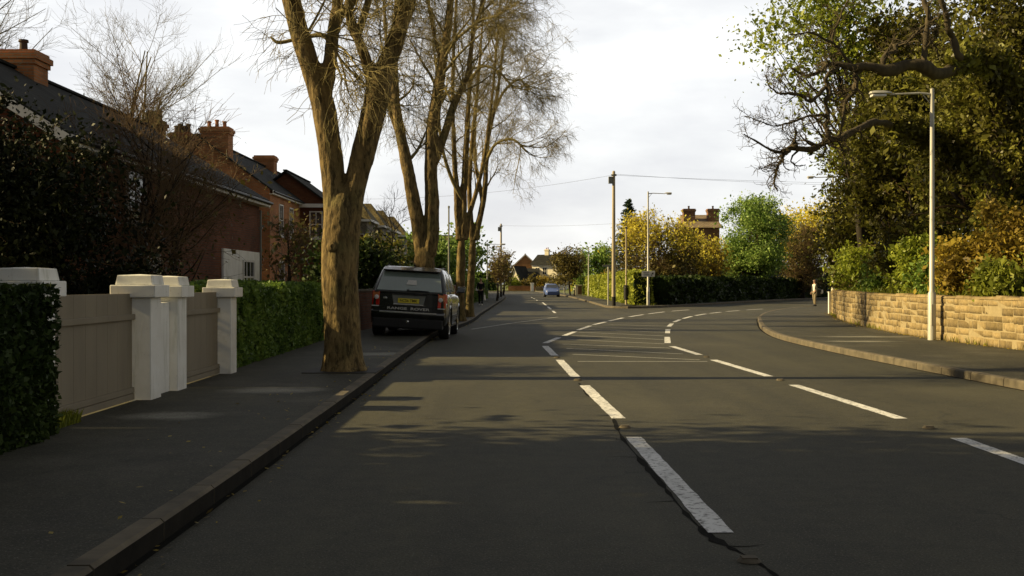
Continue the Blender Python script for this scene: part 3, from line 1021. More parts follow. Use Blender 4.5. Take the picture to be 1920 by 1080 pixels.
# --- C: grey terrace with repeated hipped bays
M['render_dark'] = simple('grey_brown_render', (.20, .175, .13), (.12, .105, .08), 3, .95, bmp=.3)
eC = empty('terrace_house', (-14, 110, 0), 'grey rendered terrace row with mossy tiled bays and white eaves glimpsed between the big trunks', 'house')
mb = MB(); mb.prism([(-14.2, 90, .05), (-14.2, 90, 7.4), (-17.6, 90, 9.4), (-21, 90, 7.4), (-21, 90, .05)], (0, 46, 0)); mb.build('wall', M['render_dark'], eC, world=True)
mb = MB()
for sg in (-1, 1):
    mb.prism([(-17.6, 89.8, 9.44), (-17.6 + sg * 3.9, 89.8, 7.1), (-17.6 + sg * 3.9, 89.8, 7.22), (-17.6, 89.8, 9.56)], (0, 46.4, 0))
mb.build('roof', M['moss_tile'], eC, world=True)
for i, (yy, ww) in enumerate([(95, 5), (105, 5), (115, 5), (126, 5)]):
    mb = MB(); mb.box(-14.19, -12.9, yy, yy + ww, .05, 7.25)
    b_ = mb.build('bay', M['render_dark'], eC, world=True)
    mb = MB()
    ym = yy + ww / 2
    mb.add([(-12.5, yy - .3, 7.2), (-12.5, yy + ww + .3, 7.2), (-17, yy + ww + .3, 7.25), (-17, yy - .3, 7.25), (-14.2, ym - .3, 9.5), (-14.2, ym + .3, 9.5), (-17, ym, 9.55)],
           [(0, 1, 5, 4), (0, 4, 6, 3), (1, 2, 6, 5), (4, 5, 6), (0, 3, 2, 1)])
    mb.build('bay_roof', M['moss_tile'], b_, world=True)
    mb = MB(); mb.box(-12.52, -12.48, yy - .32, yy + ww + .32, 6.98, 7.19); mb.box(-14.3, -12.52, yy - .33, yy - .3, 6.98, 7.19)
    mb.build('eaves_board', M['white_trim'], b_, world=True)
    window(eC, ym, 4.4, 1.9, 1.5, '+x', -12.9, bars=2); window(eC, ym, 1.2, 2.2, 1.7, '+x', -12.9, bars=2)
    window(eC, -13.5, 4.4, .7, 1.5, '-y', yy, bars=0)

# --- D: dark brick house seen right of tree two
hD, rD = gable_house('brick_house', 'dark brown brick house standing beyond the grey terrace, right of the second trunk', 'house', -8.2, -15, 138, 148, 5.2, 7.8, (M['brick_brown'], M['moss_tile'], M['white_trim']), axis='x')
window(hD, -10.2, 3.4, 1.2, 1.3, '-y', 138); window(hD, -10.2, .9, 1.4, 1.4, '-y', 138)

# --- N: unseen house added left of the frame to shade the near road
hN, rN = gable_house('brick_house', 'unseen red brick house added beside the camera to shade the near road', 'house', -9.2, -17.5, -14, 6.5, 5.4, 8.9, (M['brick'], M['slate'], M['white_trim']))
chimney(rN, -13.3, 3, 1.2, 1.0, 8.2, 10.2, M['brick'], 3)
for yy in (-10, -5, 0, 4):
    window(hN, yy, 3.3, 1.3, 1.4, '+x', -9.2); window(hN, yy, .9, 1.6, 1.5, '+x', -9.2)

# --- far houses closing the side road
YF = 232.
fx = lambda px, Y=YF: (px - 960) * Y / F
fz = lambda py, Y=YF: EYE + (HOR - py) * Y / F
def far_gable(name, label, pxl, pxr, pya, pye, depth, wallm, roofm, Y, z0=.3, over=.5):
    xl, xr = fx(pxl, Y), fx(pxr, Y)
    return gable_house(name, label, 'house', xr, xl, Y, Y + depth, fz(pye, Y), fz(pya, Y), (wallm, roofm, M['white_trim']), over=over, z0=z0)
h1, r1 = far_gable('gabled_house', 'broad brown gabled house in shade at the far end of the side road', 958, 1012, 477, 502, 12, M['brick_brown'], M['tan_tile'], 232)
h2, r2 = far_gable('gabled_annexe', 'small cream gabled annexe with white peak in front of the brown gable', 965, 985, 500, 522, 6, M['cream'], M['slate'], 219, over=.25)
mb = MB()
xa, xb_ = fx(985, 221), fx(1011, 221)
e_ = empty('slate_lean_to', ((xa + xb_) / 2, 223, 0), 'low dark slate roofed wing between white peak and cream house', 'house')
mb.box(xa, xb_, 221.5, 226.5, .2, fz(521, 221)); mb.build('wall', M['cream'], e_, world=True)
mb = MB(); mb.prism([(xa - .2, 221.0, fz(522, 221)), (xa - .2, 221.0, fz(522, 221) + .1), (xa - .2, 227.5, fz(503, 221) + .1), (xa - .2, 227.5, fz(503, 221))], (xb_ - xa + .4, 0, 0))
mb.build('roof', M['slate'], e_, world=True)
xl, xr = fx(1010, 226), fx(1062, 226)
h4 = empty('cream_house', ((xl + xr) / 2, 230, 0), 'cream rendered two storey house with hipped slate roof and central chimney', 'house')
ze, zr = fz(496, 226), fz(476, 226)
mb = MB(); mb.box(xl, xr, 226, 236, .2, ze); mb.build('wall', M['cream'], h4, world=True)
mb = MB()
mb.add([(xl - .4, 225.6, ze), (xr + .4, 225.6, ze), (xr + .4, 236.4, ze), (xl - .4, 236.4, ze), (xl - .8, 231, zr), (xr - 2.8, 231, zr)], [(0, 1, 5, 4), (1, 2, 5), (2, 3, 4, 5), (3, 0, 4), (0, 3, 2, 1)])
r4 = mb.build('roof', M['slate'], h4, world=True)
mb = MB(); mb.add([(xl + .7, 225.2, ze - .05), (xl + 5, 225.2, ze - .05), (xl + 2.85, 227.5, fz(484, 226)), (xl + .7, 229, ze + .4), (xl + 5, 229, ze + .4)], [(0, 1, 2), (0, 2, 3), (1, 4, 2)])
mb.build('porch_roof', M['slate'], h4, world=True)
h4.rotation_euler = (0, 0, R(-24))
h2.rotation_euler = (0, 0, R(-24))
chimney(r4, fx(1023, 226), 231, .9, .8, zr - .3, fz(466, 226), M['cream'], 2)
window(h4, fx(1021, 226), 3.4, 1.0, 1.5, '-y', 226); window(h4, fx(1036, 226), 3.4, 1.0, 1.5, '-y', 226); window(h4, fx(1020, 226), .9, 1.1, 1.6, '-y', 226); window(h4, fx(1036, 226), .9, 1.3, 1.6, '-y', 226)
mb = MB(); mb.box(xl - .03, xl + 5.3, 225.9, 225.998, ze - .35, ze - .02); mb.build('eaves_board', M['white_trim'], h4, world=True)
h5, r5 = far_gable('gabled_house', 'brown roofed house half hidden behind the street tree by the lamp', 1086, 1108, 492, 512, 9, M['cream'], M['tan_tile'], 205)
# low brick garden wall and its piers
def brick_wall(label, a, b, h, mat, z0=.02, th=.22, name='garden_wall', group=None):
    a, b = np.array(a), np.array(b)
    d = (b - a) / np.linalg.norm(b - a)
    nn = np.array([d[1], -d[0]]) * th / 2
    e_ = empty(name, (*((a + b) / 2), 0), label, 'wall', group)
    mb = MB()
    c4 = [a - nn, b - nn, b + nn, a + nn]
    mb.prism([(*c, z0) for c in c4], (0, 0, h)); mb.build('wall', mat, e_, world=True)
    mb = MB()
    nn2 = nn * 1.3
    c4 = [a - nn2, b - nn2, b + nn2, a + nn2]
    mb.prism([(*c, z0 + h + .001) for c in c4], (0, 0, .06)); mb.build('coping', M['kerb'], e_, world=True)
    return e_
brick_wall('low red brick garden wall across the far end of the side road', (fx(953, 208), 208), (fx(1003, 208), 208), 1.0, M['brick_orange'])
brick_wall('low pale brick wall before the cream house', (fx(1005, 208), 208), (fx(1042, 208), 208), .8, M['tan_tile'])
brick_wall('dark red brick garden wall behind the parked car and second tree', (-4.62, 26.2), (-4.1, 37.5), 1.15, M['brick'], .08)
brick_wall('red brick garden wall along the pavement before the walker in black', (-4.0, 39.5), (-3.1, 62), 1.25, M['brick'], .08)
gp = None
for i, px in enumerate((998, 1026)):
    X = fx(px, 206)
    mb = MB(); mb.box(X - .28, X + .28, 205.7, 206.26, .02, 1.45); mb.box(X - .36, X + .36, 205.62, 206.34, 1.452, 1.6)
    o = tag(mb.build('gate_pier', M['white_paint'], bevel=.02), ['white gate pier at the right end of the red brick wall', 'white gate pier before the cream house, behind the blue car'][i], 'gate pier', 'far white gate piers')

# --- right: brick house behind the round green tree, only its twin stacks and roof show
h6 = empty('brick_house', (19.5, 118, 0), 'brown brick house whose twin chimney stacks rise above the yellow trees', 'house')
Yh = 118.
X0, X1 = fx(1293, Yh), fx(1349, Yh)
mb = MB(); mb.box(X0, X1, Yh, Yh + 9, .1, fz(425, Yh)); mb.build('wall', M['brick_brown'], h6, world=True)
mb = MB(); mb.prism([(X0 - .3, Yh - .4, fz(427, Yh)), (X0 - .3, Yh + 4.5, fz(398, Yh)), (X0 - .3, Yh + 9.4, fz(427, Yh))], (X1 - X0 + .6, 0, 0))
r6 = mb.build('roof', M['tan_tile'], h6, world=True)
chimney(r6, fx(1298, Yh), Yh + 2.4, 1.3, 1.0, 6.5, fz(389, Yh), M['brick_brown'], 1, M['pot_dark'])
chimney(r6, fx(1344, Yh), Yh + 2.4, 1.25, 1.0, 6.5, fz(389, Yh), M['brick_brown'], 1, M['pot_dark'])
window(h6, fx(1320, Yh), 3.6, 1.4, 1.5, '-y', Yh)
# ================================================================== GATES AND PILLARS (left)
def pillar(x0, x1, y0, y1, h, label):
    e_ = empty('gate_pillar', ((x0 + x1) / 2, (y0 + y1) / 2, .1), label, 'gate pillar', 'white masonry gate pillars')
    zt = .1 + h
    mb = MB(); mb.box(x0, x1, y0, y1, .08, zt - .27); mb.build('shaft', M['white_paint'], e_, bevel=.012, world=True)
    mb = MB(); mb.box(x0 - .075, x1 + .075, y0 - .075, y1 + .075, zt - .268, zt - .125); c_ = mb.build('cap', M['white_paint'], e_, bevel=.012, world=True)
    mb = MB(); a = .03
    mb.add([(x0 - a, y0 - a, zt - .123), (x1 + a, y0 - a, zt - .123), (x1 + a, y1 + a, zt - .123), (x0 - a, y1 + a, zt - .123),
            (x0 - .012, y0 - .012, zt - .012), (x1 + .012, y0 - .012, zt - .012), (x1 + .012, y1 + .012, zt - .012), (x0 - .012, y1 + .012, zt - .012),
            ((x0 + x1) / 2, (y0 + y1) / 2, zt)],
           [(0, 3, 2, 1), (0, 1, 5, 4), (1, 2, 6, 5), (2, 3, 7, 6), (3, 0, 4, 7), (4, 5, 8), (5, 6, 8), (6, 7, 8), (7, 4, 8)])
    mb.build('cap_block', M['white_paint'], c_, bevel=.01, world=True)
pillar(-4.56, -4.2, 9.45, 9.81, 1.5, 'white capped gate pillar rising behind the dark hedge, leftmost of the four')
pillar(-4.50, -4.13, 12.2, 12.56, 1.46, 'white capped gate pillar at the right end of the wider taupe gate')
pillar(-4.52, -4.15, 13.25, 13.61, 1.45, 'white capped gate pillar at the left end of the narrower taupe gate, its base set farther back')
pillar(-4.48, -4.15, 15.75, 16.08, 1.42, 'white capped gate pillar touching the clipped green hedge')
mb = MB(); mb.box(-4.42, -4.25, 12.57, 13.24, .08, 1.22)
tag(mb.build('garden_wall', M['white_paint'], bevel=.01), 'short white wall squeezed between the two middle gate pillars', 'wall')

def gate(y0, y1, zt, label):
    e_ = empty('driveway_gate', (-4.36, (y0 + y1) / 2, .12), label, 'gate', 'solid taupe driveway gates')
    mb = MB()
    n = max(6, int((y1 - y0) / .14))
    for i in range(n):
        a, b = y0 + (y1 - y0) * i / n, y0 + (y1 - y0) * (i + 1) / n
        mb.box(-4.39, -4.345 + (i % 2) * .0008, a + .0006, b - .0006, .2, zt - .002)
    mb.build('board_panel', M['gate'], e_, world=True)
    mb = MB(); mb.box(-4.345 + .003, -4.30, y0 + .01, y1 - .01, zt - .30, zt - .235); mb.build('rail', M['gate'], e_, bevel=.008, world=True)
    mb = MB(); mb.box(-4.345 + .003, -4.31, y0 + .01, y1 - .01, .205, .27); mb.build('rail', M['gate'], e_, bevel=.008, world=True)
    mb = MB(); mb.box(-4.345 + .003, -4.312, y0 + .01, y1 - .01, .13, .2)
    mb.build('kick_board', M['gate'], e_, world=True)
gate(9.83, 12.19, 1.34, 'wide solid taupe gate with a rail, left of the paired pillars')
gate(13.63, 15.74, 1.33, 'narrow solid taupe gate with a rail, right of the paired pillars')

# ================================================================== HEDGES
def hedge(name, label, cat, pts, h, th, mat, n, size, z0=.1, group=None, bulge=.06, core='hedge_dark', end_round=.0):
    """hedge along a plan polyline; leaves over the faces and into the depth, one dark core inside"""
    pl, s = resample([tuple(p) for p in pts], .25)
    nrm = offset(pl, 1.) - pl[:, :2]
    tot = s[-1]
    e_ = empty(name, (pl[len(pl) // 2][0], pl[len(pl) // 2][1], z0), label, cat, group)
    # areas
    aside, atop, aend = tot * h, tot * th, th * h
    pr = np.array([aside, aside * .6, atop, aend, aend]); pr = pr / pr.sum()
    k = rng.choice(5, n, p=pr)
    u = rng.uniform(0, tot, n); v = rng.uniform(-th / 2, th / 2, n); z = rng.uniform(0, h, n)
    u = np.where(k == 3, rng.uniform(0, .05, n), np.where(k == 4, tot - rng.uniform(0, .05, n), u))
    v = np.where(k == 0, th / 2, np.where(k == 1, -th / 2, v))
    z = np.where(k == 2, h, z)
    lump = bulge * (np.sin(u * 2.1 + z * 2.3) + np.sin(u * 4.7 - z * 3.1 + 1.3) + .7 * np.sin(u * 9.3 + z * 7.1))
    dep = np.abs(rng.normal(0, size * .9, n))
    v = v + np.where(k == 0, lump * .5 - dep, np.where(k == 1, -lump * .5 + dep, 0))
    z = z + np.where(k == 2, lump * .6 - dep * .8, 0)
    # rounded shoulders
    sh = np.clip((z - (h - .18)) / .18, 0, 1)
    v = v * (1 - .10 * sh ** 2)
    px = np.interp(u, s, pl[:, 0]) + np.interp(u, s, nrm[:, 0]) * v + rng.normal(0, size * .3, n)
    py = np.interp(u, s, pl[:, 1]) + np.interp(u, s, nrm[:, 1]) * v + rng.normal(0, size * .3, n)
    vv, ff = leaf_quads(np.c_[px, py, np.maximum(z, .02) + z0], np.full(n, size))
    mesh_np('leaves', vv, ff, M[mat], e_, rnd=rng.uniform(size=n))
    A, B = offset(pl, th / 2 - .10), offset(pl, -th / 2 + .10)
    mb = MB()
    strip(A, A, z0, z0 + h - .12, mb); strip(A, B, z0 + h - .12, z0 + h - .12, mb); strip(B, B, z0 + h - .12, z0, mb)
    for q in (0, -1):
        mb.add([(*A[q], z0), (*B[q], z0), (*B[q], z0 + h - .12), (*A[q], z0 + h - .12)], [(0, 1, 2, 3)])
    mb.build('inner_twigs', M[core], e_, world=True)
    return e_
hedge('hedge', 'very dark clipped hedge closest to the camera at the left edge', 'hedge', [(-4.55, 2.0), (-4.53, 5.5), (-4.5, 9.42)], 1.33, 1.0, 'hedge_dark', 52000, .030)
hedge('hedge', 'dense clipped green hedge between the last white pillar and the nearest tree', 'hedge', [(-4.95, 16.15), (-4.97, 20), (-5.05, 25.4)], 1.32, 1.1, 'hedge', 42000, .042)
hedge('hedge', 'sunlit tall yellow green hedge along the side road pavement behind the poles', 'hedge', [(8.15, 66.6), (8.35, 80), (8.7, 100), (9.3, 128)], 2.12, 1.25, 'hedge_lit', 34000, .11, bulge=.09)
hedge('hedge', 'green hedge behind the walker in black on the left pavement', 'hedge', [(-3.5, 64), (-3.1, 78), (-2.7, 98)], 1.7, .9, 'hedge', 14000, .10)
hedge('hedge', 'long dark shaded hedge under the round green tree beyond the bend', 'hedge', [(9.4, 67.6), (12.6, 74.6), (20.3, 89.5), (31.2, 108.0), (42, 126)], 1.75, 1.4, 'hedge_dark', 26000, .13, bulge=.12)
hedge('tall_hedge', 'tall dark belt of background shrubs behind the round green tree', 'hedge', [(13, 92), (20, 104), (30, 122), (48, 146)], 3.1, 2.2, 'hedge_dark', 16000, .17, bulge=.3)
hedge('tall_hedge', 'dark belt of garden shrubs behind the far left end of the side road', 'hedge', [(-46, 214), (-20, 212), (-3.2, 211.5)], 3.6, 3.0, 'hedge', 9000, .24, bulge=.35)
# grass verge tufts along the hedge foot and on top of the bank: uncountable
def blades(name, P, hgt, w, mat, lean=.35):
    n = len(P)
    a = rng.uniform(0, 2 * np.pi, n)
    d = np.c_[np.cos(a), np.sin(a), np.zeros(n)]
    h = hgt * rng.uniform(.5, 1.4, n)
    ww = w * rng.uniform(.6, 1.3, n)
    b = rng.uniform(0, 2 * np.pi, n)
    ln = np.c_[np.cos(b), np.sin(b), np.zeros(n)] * (h * lean)[:, None]
    up = np.c_[np.zeros(n), np.zeros(n), h]
    v = np.stack([P - d * ww[:, None], P + d * ww[:, None], P + d * ww[:, None] * .5 + up * .6 + ln * .4, P - d * ww[:, None] * .3 + up + ln], 1)
    o = mesh_np(name, v.reshape(-1, 3), np.arange(4 * n).reshape(-1, 4), mat, rnd=rng.uniform(size=n))
    return tag(o, kind='stuff')
u = rng.uniform(10, 78, 16000); d = rng.uniform(.42, 3.2, 16000)
nr = offset(wl, 1.) - wl[:, :2]
bx_ = np.interp(u, ws, wl[:, 0]) + np.interp(u, ws, nr[:, 0]) * d
by_ = np.interp(u, ws, wl[:, 1]) + np.interp(u, ws, nr[:, 1]) * d
bz_ = np.interp(d, [.42, 1.6, 4], [.85, 1.15, 1.7]) + rng.uniform(.0, .06, 16000)
tag(blades('bank_grass', np.c_[bx_, by_, bz_], .30, .022, M['blade']), 'long yellow green grass along the top of the stone wall', 'grass')
pp = rng.uniform(0, 1, (2600, 2))
P = np.c_[-4.15 - .28 * pp[:, 0], 9.0 + 1.3 * pp[:, 1], np.full(2600, .11)]
tag(blades('verge_grass', P, .11, .008, M['blade']), 'patch of grass at the foot of the wide gate by the dark hedge', 'grass')
uu = rng.uniform(0, 1, 9000)
hp = np.array([(8.6, 66.4), (12.0, 74.3), (19.6, 89.0), (30.4, 107.4)])
t_ = uu * 3; i_ = np.minimum(t_.astype(int), 2); f_ = (t_ - i_)[:, None]
P = hp[i_] * (1 - f_) + hp[i_ + 1] * f_ + np.c_[rng.uniform(-.9, .2, 9000), rng.uniform(-.2, .9, 9000) * .4]
tag(blades('verge_grass', np.c_[P, np.full(9000, .115)], .14, .03, M['blade']), 'grass verge in front of the dark hedge beyond the bend', 'grass')

def litter(name, P, s):
    n = len(P)
    a = rng.uniform(0, 2 * np.pi, n)
    u = np.c_[np.cos(a), np.sin(a), rng.normal(0, .25, n)]
    w = np.c_[-np.sin(a), np.cos(a), rng.normal(0, .25, n)]
    ss = (s * rng.uniform(.5, 1.4, n))[:, None]
    v = np.stack([P - u * ss, P + w * ss * .5, P + u * ss, P - w * ss * .5], 1)
    return tag(mesh_np(name, v.reshape(-1, 3), np.arange(4 * n).reshape(-1, 4), M['russet'], rnd=rng.uniform(size=n)), kind='stuff')
n_ = 900
k = rng.integers(20, len(kL) * .55, n_).astype(int)
q = kL[k][:, :2] + np.c_[np.abs(rng.normal(0, .09, n_)) + .02, rng.uniform(-.25, .25, n_)]
q2 = kL[k][:, :2] + np.c_[-.1 - np.abs(rng.normal(0, .6, n_)), rng.uniform(-.25, .25, n_)]
tag(litter('fallen_leaves', np.vstack([np.c_[q, np.full(n_, .014)], np.c_[q2[:500], np.full(500, .132)]]), .022), 'brown fallen leaves scattered along the left gutter and pavement', 'leaves')
u = rng.uniform(14, 66, 1400); d = -np.abs(rng.normal(0, .12, 1400)) - .03
q = np.c_[np.interp(u, ws, wl[:, 0]) + np.interp(u, ws, nr[:, 0]) * d, np.interp(u, ws, wl[:, 1]) + np.interp(u, ws, nr[:, 1]) * d]
tag(litter('fallen_leaves', np.c_[q, np.full(1400, .135)], .028), 'brown fallen leaves gathered along the foot of the stone wall', 'leaves')
u = rng.uniform(12, 66, 900); d = -np.abs(rng.normal(0, .025, 900)) - .012
q = np.c_[np.interp(u, ws, wl[:, 0]) + np.interp(u, ws, nr[:, 0]) * d, np.interp(u, ws, wl[:, 1]) + np.interp(u, ws, nr[:, 1]) * d]
keepw = np.sin(u * 1.7) + np.sin(u * .61) > .2
tag(blades('wall_foot_weeds', np.c_[q, np.full(900, .118)][keepw], .13, .012, M['blade']), 'small weeds growing along the foot of the stone wall', 'weeds')
# ================================================================== BARE STREET TREES (traced limbs)
def limb(rows, Y, n=18, s=1.0):
    """rows: (px, py, width_px, depth offset) -> centreline and radii in metres"""
    q = []
    for r_ in rows:
        dy = r_[3] if len(r_) > 3 else 0.
        yy = Y + dy
        x, y, z = W(r_[0], r_[1], yy)
        q.append((x, y, z, r_[2] / 2 * yy / F * s))
    c = catmull(q, n)
    return c[:, :3], np.maximum(c[:, 3], .006)

def closed(P, r_, S):
    t0, t1 = P[0] - P[1], P[-1] - P[-2]
    P = np.vstack([P[0] + t0 * .01, P, P[-1] + t1 * .01])
    r_ = np.r_[.0004, r_, .0004]
    return tubes(P[None], r_[None], S)

from mathutils import noise as mnoise
def fuse(o, voxel, smooth=4, rough=.014):
    """melt overlapping limbs into one skin"""
    a = o.modifiers.new('r', 'REMESH'); a.mode = 'VOXEL'; a.voxel_size = voxel
    b = o.modifiers.new('s', 'SMOOTH'); b.iterations = smooth; b.factor = .5
    dg = bpy.context.evaluated_depsgraph_get()
    me = bpy.data.meshes.new_from_object(o.evaluated_get(dg))
    o.modifiers.clear()
    o.data = me
    if rough:
        nv = len(me.vertices)
        co = np.empty(nv * 3, np.float32); no = np.empty(nv * 3, np.float32)
        me.vertices.foreach_get('co', co)
        me.vertex_normals.foreach_get('vector', no)
        co = co.reshape(-1, 3); no = no.reshape(-1, 3)
        d = np.array([mnoise.noise((x * 5, y * 5, z * 1.6)) * 1.3 + mnoise.noise((x * 15, y * 15, z * 4.5)) * .55 + mnoise.noise((x * 34, y * 34, z * 9)) * .28 for x, y, z in co.tolist()])
        co = co + no * (d * rough)[:, None]
        me.vertices.foreach_set('co', co.astype(np.float32).ravel())
        me.update()
    me.polygons.foreach_set('use_smooth', [True] * len(me.polygons))
    return o

def street_tree(label, Y, trunk, limbs, base, nb=9, seeds=None, ntw=(7, 5, 5), Lb=2.6, droop=-.10, sides=14, vox=.03, t0=.30, rs1=.34):
    e_ = empty('street_tree', base, label, 'tree', 'bare street trees along the left kerb')
    parts, thin = [], []
    P, r_ = limb(trunk, Y, 26)
    # root flare
    h = P[:, 2] - .12
    r_ = r_ * (1 + .30 * np.exp(-np.maximum(h, 0) / .16))
    # burrs on the trunk
    parts.append(closed(P, r_, 20))
    LP, LR = [], []
    for l_ in limbs:
        p, rr = limb(l_, Y, 26)
        (parts if rr.max() > 3.2 * vox else thin).append(closed(p, rr, sides))
        LP.append(p); LR.append(rr)
    v, f = merge(parts)
    # slight unevenness of the bark surface
    ph = np.sin(v[:, 2] * 5.1 + v[:, 0] * 7) * np.sin(v[:, 1] * 9 + v[:, 2] * 2.3)
    v = v + rng.normal(0, .004, v.shape) + (ph * .010)[:, None] * norm(v - v.mean(0)) * np.array([1, 1, 0])
    fuse(mesh_np('trunk', v, f, M['bark'], e_, smooth=True), vox)
    LP, LR = np.array(LP), np.array(LR)
    b1, r1 = grow(LP, LR, nb, Lb, 48, 8, .10, .16, t0, 1., rs1, .012, .35)
    b1b, r1b = grow(LP[:, -10:], LR[:, -10:], 5, Lb * .9, 35, 8, .15, .14, .5, 1., .6, .012, .2)
    b1, r1 = np.vstack([b1, b1b]), np.vstack([r1, r1b])
    b2, r2 = grow(b1, r1, ntw[0], Lb * .52, 50, 7, droop * .5, .2, .2, 1., .5, .0065, .3)
    b3, r3 = grow(b2, r2, ntw[1], Lb * .30, 45, 6, droop * 1.6, .2, .15, 1., .55, .0050, .3)
    b4, r4 = grow(b3, r3, ntw[2], Lb * .17, 40, 4, droop * 2.2, .2, .15, 1., .7, .0034, .3)
    tw = merge(thin + [tubes(b1, r1, 6), tubes(b2, r2, 4), tubes(b3, r3, 3), tubes(b4, r4, 3)])
    mesh_np('branches', tw[0], tw[1], M['twig'], e_, smooth=True)
    return e_
t1 = street_tree('thick bare forked tree nearest the camera, standing by the clipped hedge', 16.3,
    [(644, 698, 72), (643, 680, 70), (641, 600, 68), (637, 520, 68), (639, 450, 68), (642, 400, 62), (645, 360, 40), (646, 335, 14)],
    [[(630, 420, 46), (627, 360, 44), (621, 300, 43), (612, 230, 45), (600, 175, 43), (585, 130, 38), (567, 80, 36), (546, 0, 36), (534, -70, 31), (520, -160, 25, .3), (500, -270, 18, .6)],
     [(606, 190, 30), (613, 150, 29), (621, 95, 25), (628, 45, 24, .2), (634, 10, 22, .4), (640, -60, 18, .7), (642, -160, 12, 1), (650, -240, 8, 1.4)],
     [(652, 430, 44), (663, 365, 42), (678, 300, 43), (694, 235, 46), (708, 180, 46), (722, 130, 36), (742, 75, 32), (765, 0, 31), (776, -70, 27), (790, -180, 20, -.4), (806, -280, 12, -.8)],
     [(703, 185, 30), (695, 140, 25), (684, 110, 22, -.1), (673, 78, 20, -.2), (662, 52, 19, -.2), (655, 20, 16, -.5), (662, -60, 13, -.9), (672, -150, 8, -1.3)],
     [(670, 66, 16, -.2), (680, 38, 15, -.1), (690, 5, 13, .1), (706, -60, 10, .5), (730, -160, 7, .9)],
     [(508, 70, 4, .3), (523, 80, 7, .3), (560, 73, 7, .3), (600, 66, 9, .2), (618, 76, 10, .15), (626, 90, 8, .1)],
     [(632, 30, 16, .2), (645, 22, 15, .2), (660, 8, 13, .1), (690, -30, 10, -.1), (720, -80, 7, -.4)]],
    (-2.57, 16.3, .12), vox=.022, t0=.42, rs1=.17, nb=6, ntw=(6, 5, 4), Lb=2.2)
t2 = street_tree('bare forked tree rising directly behind the black parked car', 33.,
    [(797, 613, 48), (797, 570, 44), (796, 520, 41), (796, 480, 36), (797, 450, 14)],
    [[(792, 478, 28), (786, 440, 26), (778, 390, 26), (769, 340, 24), (760, 295, 22), (751, 250, 20), (742, 195, 18), (738, 130, 16), (742, 60, 14), (748, -40, 11, .3), (752, -150, 7, .6)],
     [(803, 478, 30), (809, 440, 29), (810, 380, 27), (808, 320, 24), (810, 250, 24), (818, 190, 22), (826, 140, 19), (838, 70, 15), (845, 0, 13), (852, -100, 10, -.5), (856, -220, 6, -.9)],
     [(811, 310, 18), (820, 293, 16), (836, 245, 15), (850, 200, 14), (865, 168, 12), (878, 135, 10), (886, 70, 8), (903, 10, 7), (920, -80, 5, .5)],
     [(823, 170, 12), (829, 142, 11), (824, 105, 9), (815, 70, 8), (803, 5, 7), (790, -80, 5, -.8)],
     [(752, 262, 14), (742, 235, 12, .2), (732, 200, 10, .3), (727, 130, 8, .5), (722, 40, 6, .7), (715, -60, 4, .9)],
     [(826, 100, 10), (865, 66, 6, -.4), (900, 40, 5, -.7), (935, 30, 4, -1.)]],
    (-2.69, 33., .12), nb=9, Lb=2.7)
t3 = street_tree('slender bare many stemmed tree left of its twin at the narrowing kerb', 38.,
    [(862, 602, 22), (863, 560, 18), (864, 510, 17), (865, 465, 15), (867, 435, 6)],
    [[(861, 450, 14), (858, 400, 12), (855, 340, 11), (851, 270, 9), (849, 190, 8), (851, 90, 7), (857, -20, 5), (860, -120, 3)],
     [(868, 450, 15), (869, 390, 13), (872, 320, 12), (876, 240, 10), (881, 150, 8), (886, 60, 7), (892, -40, 5), (900, -130, 3)],
     [(873, 450, 12), (878, 410, 11, .1), (890, 370, 9, .3), (902, 325, 8, .5), (913, 262, 7, .7), (922, 190, 6, .9), (930, 100, 5, 1.1), (938, 0, 3, 1.3)],
     [(870, 380, 9), (845, 330, 7, -.2), (828, 270, 6, -.5), (822, 200, 5, -.8), (818, 110, 4, -1.)],
     [(882, 150, 7), (905, 125, 5, -.5), (935, 135, 4.5, -.9), (962, 165, 3.5, -1.1)]],
    (-1.8, 38., .12), nb=9, Lb=2.35)
t4 = street_tree('slender bare tree with a leaning right hand stem, farthest of the four big street trees', 43.,
    [(880, 595, 18), (881, 560, 15), (884, 510, 14), (886, 465, 13), (888, 435, 6)],
    [[(886, 455, 11), (883, 410, 10), (880, 360, 9), (884, 280, 8), (892, 200, 7), (900, 110, 5), (906, 20, 4), (912, -60, 3)],
     [(892, 450, 13), (898, 415, 12), (905, 385, 11), (910, 345, 10), (912, 300, 9), (917, 250, 8), (930, 190, 7), (940, 120, 5), (948, 40, 3)],
     [(905, 380, 9), (899, 345, 8, .2), (892, 310, 7, .4), (890, 250, 6, .6), (896, 170, 4, .8)],
     [(912, 300, 7), (930, 270, 5, -.4), (962, 262, 4.5, -.8), (988, 285, 3.5, -1.)],
     [(916, 255, 7), (925, 215, 6, .3), (945, 172, 5, .6), (972, 150, 4, .9), (990, 165, 3, 1.1)]],
    (-1.6, 43., .12), nb=9, Lb=2.2)
# knot on the trunk of the nearest tree
mb = MB()
x, y, z = W(624, 462, 16.02)
mb.lathe([(0, -.02), (.035, -.025), (.075, -.005), (.105, .03), (.10, .07), (.08, .14)], 14, axis='y', c=(x, y, z))
mb.build('knot', M['bark'], t1, smooth=True, world=True)

